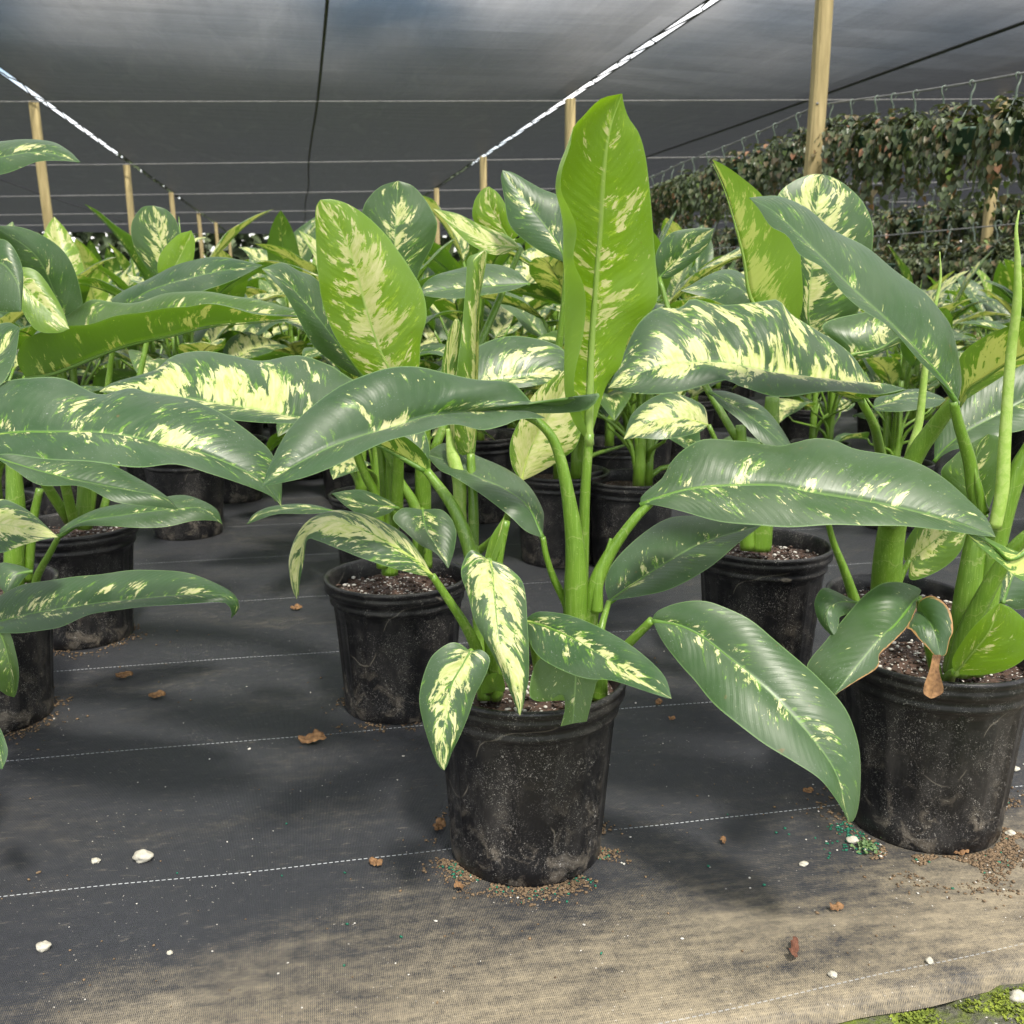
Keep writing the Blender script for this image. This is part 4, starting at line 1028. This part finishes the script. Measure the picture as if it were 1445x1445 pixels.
# ------------------------------------------------------------------ things lying on the cloth
def stone(px, py, r, label, z=0):
    bm = bmesh.new(); bmesh.ops.create_icosphere(bm, subdivisions=3, radius=1); rn = random.Random(px)
    s = Vector((rn.uniform(.85, 1.2), rn.uniform(.8, 1), rn.uniform(.6, .8))); o3 = Vector((px, py, 0))
    mb = MB(); vs = [Vector((v.co.x*s.x, v.co.y*s.y, v.co.z*s.z))*r*(1+.38*mnoise.noise(v.co*1.5+o3)+.13*mnoise.noise(v.co*4+o3)) for v in bm.verts]
    mb.add(vs, [tuple(v.index for v in f.verts) for f in bm.faces]); bm.free()
    p = atz(px, py, z); o = mb.build('stone', STONE, loc=p+Vector((0, 0, r*.5)))
    return tag(o, label, 'stone', 'pale stones lying on the ground')
stone(202, 1214, .0125, 'largest pale stone on the black cloth, left of the front pot')
stone(61, 1340, .0085, 'pale stone near the lower left corner of the picture')
stone(135, 1217, .0055, 'small pinkish stone left of the largest pale stone')
stone(1203, 1189, .0085, 'round pale stone beside the weed at the foot of the right front pot')
stone(1134, 1221, .0055, 'small pale stone on the cloth between the two front pots')
stone(1175, 1378, .0055, 'pale chip on the dirty cloth right of the bark piece')
stone(1311, 1358, .005, 'small chip by the last white thread near the cloth edge')
stone(240, 1346, .0035, 'tiny white stone on the cloth between the lower left stones and the pot')
stone(1433, 1087, .006, 'pale stone on the cloth right of the right front pot')
stone(1426, 1178, .006, 'pale stone in the spilled soil right of the right front pot')
stone(1436, 1412, .010, 'rounded grey stone on the mossy soil in the lower right corner', -.022)
stone(1320, 1411, .005, 'small white stone on the mossy soil left of the rounded grey one', -.022)
stone(1352, 1392, .005, 'white chip on the mossy soil tucked under the cloth edge', -.022)
def scrap(px, py, L, label, ang=0, kind='dry_leaf', mat=None, seed=0):
    rn = random.Random(seed+px); mb = MB(); n = 9; A = []; B = []; M = []
    for i in range(n):
        t = i/(n-1)-.5; w = L*(.26 if kind == 'dry_leaf' else .13)*(math.cos(math.pi*t)**.5+.05)*rn.uniform(.6, 1.25)
        z = .004+L*.16*abs(math.sin(t*4+rn.random()))+.002
        M.append((t*L, rn.uniform(-.05, .05)*L, z)); A.append((t*L+rn.uniform(-.03, .03)*L, w, z+rn.uniform(0, .12)*L)); B.append((t*L, -w, z*.4+rn.uniform(0, .08)*L))
    loft(mb, M, A, B, 0, 0, seed+.3, 24, 5, .3, .2, rib=False)
    o = mb.build(kind, mat or DRY, loc=atz(px, py, 0)); o.rotation_euler.z = ang
    return tag(o, label, 'dry leaf' if kind == 'dry_leaf' else 'bark', 'plant litter on the cloth')
scrap(176, 957, .035, 'curled tan dry leaf on the black cloth at the left, nearest the left pot', .5)
scrap(222, 985, .032, 'flat brown dry leaf on the black cloth, right of the curled tan one', .4)
scrap(441, 1048, .05, 'brown crumbled leaf beside the white thread, left of the front pot', .2)
scrap(531, 1222, .022, 'small dark leaf scrap left of the foot of the front pot', -.4)
scrap(620, 1170, .030, 'tan dry leaf leaning by the left side of the front pot', 1.1)
scrap(929, 994, .020, 'brown scrap on the cloth right of the front pot rim', .8)
scrap(948, 1017, .014, 'small rounded scrap below the brown one right of the front pot', .2)
scrap(1120, 1347, .040, 'reddish bark piece lying on the dirty front of the cloth', 1.2, 'bark_chip', BARK)
scrap(418, 861, .03, 'pale dry leaf on the cloth just left of the second row pot', .3)
scrap(648, 1256, .020, 'thin orange leaf scrap at the foot of the front pot', 1.9)
scrap(1355, 1205, .030, 'brown leaf flake in the soil right under the right front pot', .2)
scrap(1140, 1120, .018, 'dark scrap lying by the white thread between the front pots', .1)
scrap(1180, 1285, .02, 'dark crumbled scrap on the dirty cloth below the right front pot', .1)
scrap(1020, 1190, .015, 'small dark scrap on the cloth right of the front pot', 1.1)

rn = random.Random(3)
def ring_scatter(mb, c, r0, n, spread, size, mi, a0=0, a1=6.283, z=.0):
    for _ in range(n):
        a = rn.uniform(a0, a1); r = r0+abs(rn.gauss(0, spread))
        if mnoise.noise(Vector(((c[0]+r*math.cos(a))*17, (c[1]+r*math.sin(a))*17, 1))) < -.04: continue
        s = rn.uniform(*size); crumb(mb, (c[0]+r*math.cos(a), c[1]+r*math.sin(a), z+s*.5), s, rn, mi)
cr = MB(); bd = MB()
for o, r in ((main, .112), (right, .12), (left2, .109), (farl, .109), (edgel, .11), (right2, .113), (left3, .11), (mid_r, .10)):
    c = o.location
    ring_scatter(cr, c, r, 700, .020, (.0007, .0034), 0)
    ring_scatter(cr, c, r, 70, .06, (.001, .0034), 0)
    ring_scatter(cr, c, r, 30, .03, (.001, .0024), 1)
c = main.location
ring_scatter(bd, c, .113, 70, .012, (.0018, .0026), 0, R(-60), R(10)); ring_scatter(bd, c, .113, 60, .010, (.0018, .0026), 0, R(205), R(250)); ring_scatter(bd, c, .113, 25, .02, (.0018, .0026), 0, R(250), R(300))
ring_scatter(cr, c, .111, 1300, .018, (.0006, .0026), 0, R(195), R(370))
c = right.location
ring_scatter(bd, c, .12, 150, .045, (.0018, .0026), 0, R(188), R(222)); ring_scatter(bd, c, .12, 60, .035, (.0018, .0026), 0, R(222), R(380))
ring_scatter(cr, c, .116, 3800, .045, (.0006, .0030), 0, R(225), R(400))
ring_scatter(cr, c, .118, 150, .05, (.0009, .0026), 1, R(200), R(400))
for _ in range(420):                      # perlite and grit strewn over the bed
    p = atz(rn.uniform(-40, 1480), rn.uniform(740, 1430), 0)
    if (p-e0).dot(en) < .05: continue
    s = rn.uniform(.0007, .0019) if rn.random() < .9 else rn.uniform(.002, .003)
    crumb(cr, (p.x, p.y, s*.5), s, rn, 1 if rn.random() < .3 else 0)
for _ in range(14):
    p = atz(rn.uniform(0, 1400), rn.uniform(1150, 1420), 0); crumb(bd, (p.x, p.y, .0015), .0021, rn, 0, 1)
tag(cr.build('soil_crumbs', [CRUMB, PERL]), 'spilled soil crumbs and white perlite around the pots', 'soil', kind='stuff')
tag(bd.build('fertiliser_beads', BEAD), 'tiny green fertiliser beads spilled at the feet of the front pots', 'fertiliser', kind='stuff')
w = MB()
for _ in range(60):
    p = atz(1222, 1198, 0)+Vector((rn.gauss(0, .009), rn.gauss(0, .011), .001))
    a = rn.random()*6.28; d = Vector((math.cos(a), math.sin(a), rn.uniform(.3, 1.6)))
    heart(w, p+Vector((0, 0, rn.random()*.008)), d, Vector((0, 0, 1)), rn.uniform(.003, .0065), 1)
tag(w.build('weed', WEED), 'little grey green weed at the foot of the right front pot, by the round stone', 'weed')
ms = MB()
for _ in range(5200):
    p = atz(rn.uniform(1080, 1475), rn.uniform(1380, 1455), -.022)
    if (p-e0).dot(en) > -.008 or mnoise.noise(Vector((p.x*16, p.y*16, 5))) < -.08: continue
    z = -.027+.010*mnoise.noise(Vector((p.x*7, p.y*7, 0)))+.007*mnoise.noise(Vector((p.x*26, p.y*26, 3)))
    a = rn.random()*6.28
    heart(ms, Vector((p.x, p.y, z-.001)), Vector((math.cos(a), math.sin(a), rn.uniform(.6, 2))), Vector((0, 0, 1)), rn.uniform(.002, .005), 1)
tag(ms.build('moss', MOSSLEAF), 'yellow green moss tufts on the soil beyond the cloth edge', 'moss', kind='stuff')

# ------------------------------------------------------------------ trees beyond the shade house
def tree_mat():
    m = NT('tree_leaves'); P = m.geo().outputs['Position']; n = m.noise(P, .9, 4)
    c = m.mix(m.step(n, .35, .65), C(.018, .032, .012), C(.06, .085, .03)); return m.done(m.pbr(Base_Color=c, Roughness=.7))
TREE = tree_mat(); tm = MB()
for _ in range(19000):
    u = rn.uniform(-26, 38); h = 5.4+1.2*mnoise.noise(Vector((u*.35, 0, 0)))+.6*mnoise.noise(Vector((u*1.3, 4, 0)))
    p = guv(u, 43+rn.gauss(0, 1.1), rn.random()*h); d = Vector((rn.gauss(0, 1), rn.gauss(0, 1), rn.gauss(0, .8)))
    heart(tm, p, d, Vector((rn.gauss(0, 1), -1, rn.gauss(0, 1))), rn.uniform(.22, .42), rn.random())
tag(tm.build('far_trees', TREE), 'dim hedge of trees seen far off under the end of the shade cloth', 'trees', kind='stuff')

# ------------------------------------------------------------------ light
w = bpy.data.worlds.new('World'); sc.world = w; w.use_nodes = True
nt = w.node_tree; nt.nodes.clear()
SUN_EL, SUN_AZ = R(60), R(158)            # azimuth clockwise from +Y: behind the camera, a little to the right
sky = nt.nodes.new('ShaderNodeTexSky'); sky.sky_type = 'NISHITA'; sky.sun_disc = False
sky.sun_elevation = SUN_EL; sky.sun_rotation = SUN_AZ; sky.air_density = 1.1; sky.dust_density = 1.5
bg = nt.nodes.new('ShaderNodeBackground'); bg.inputs['Strength'].default_value = .105
tc = nt.nodes.new('ShaderNodeTexCoord'); mpn = nt.nodes.new('ShaderNodeMapping'); mpn.inputs['Scale'].default_value = (1.6, 1.6, 3.2)
cn = nt.nodes.new('ShaderNodeTexNoise'); cn.inputs['Scale'].default_value = 2.6; cn.inputs['Detail'].default_value = 2.5
cr_ = nt.nodes.new('ShaderNodeMapRange'); cr_.inputs[1].default_value = .36; cr_.inputs[2].default_value = .66
mx = nt.nodes.new('ShaderNodeMix'); mx.data_type = 'RGBA'; mx.inputs[7].default_value = (17, 16.5, 16, 1)
L_ = nt.links.new
L_(tc.outputs['Generated'], mpn.inputs[0]); L_(mpn.outputs[0], cn.inputs['Vector']); L_(cn.outputs['Fac'], cr_.inputs[0]); L_(cr_.outputs[0], mx.inputs[0])
L_(sky.outputs[0], mx.inputs[6]); L_(mx.outputs[2], bg.inputs['Color'])
ow = nt.nodes.new('ShaderNodeOutputWorld'); L_(bg.outputs[0], ow.inputs[0])
sd_ = bpy.data.lights.new('sun', 'SUN'); sd_.energy = 4.6; sd_.angle = R(7); sd_.color = (1, .94, .83)
so = bpy.data.objects.new('sun', sd_); col.objects.link(so)
d = Vector((math.sin(SUN_AZ)*math.cos(SUN_EL), math.cos(SUN_AZ)*math.cos(SUN_EL), math.sin(SUN_EL)))
so.rotation_euler = d.to_track_quat('Z', 'Y').to_euler(); so.location = d*20
vs_ = sc.view_settings; vs_.view_transform = 'Standard'; vs_.look = 'None'; vs_.exposure = 1.06; vs_.gamma = 1
cy = sc.cycles; cy.use_adaptive_sampling = True; cy.adaptive_threshold = .02; cy.max_bounces = 6; cy.transparent_max_bounces = 8; cy.diffuse_bounces = 3; cy.glossy_bounces = 3; cy.sample_clamp_indirect = 6
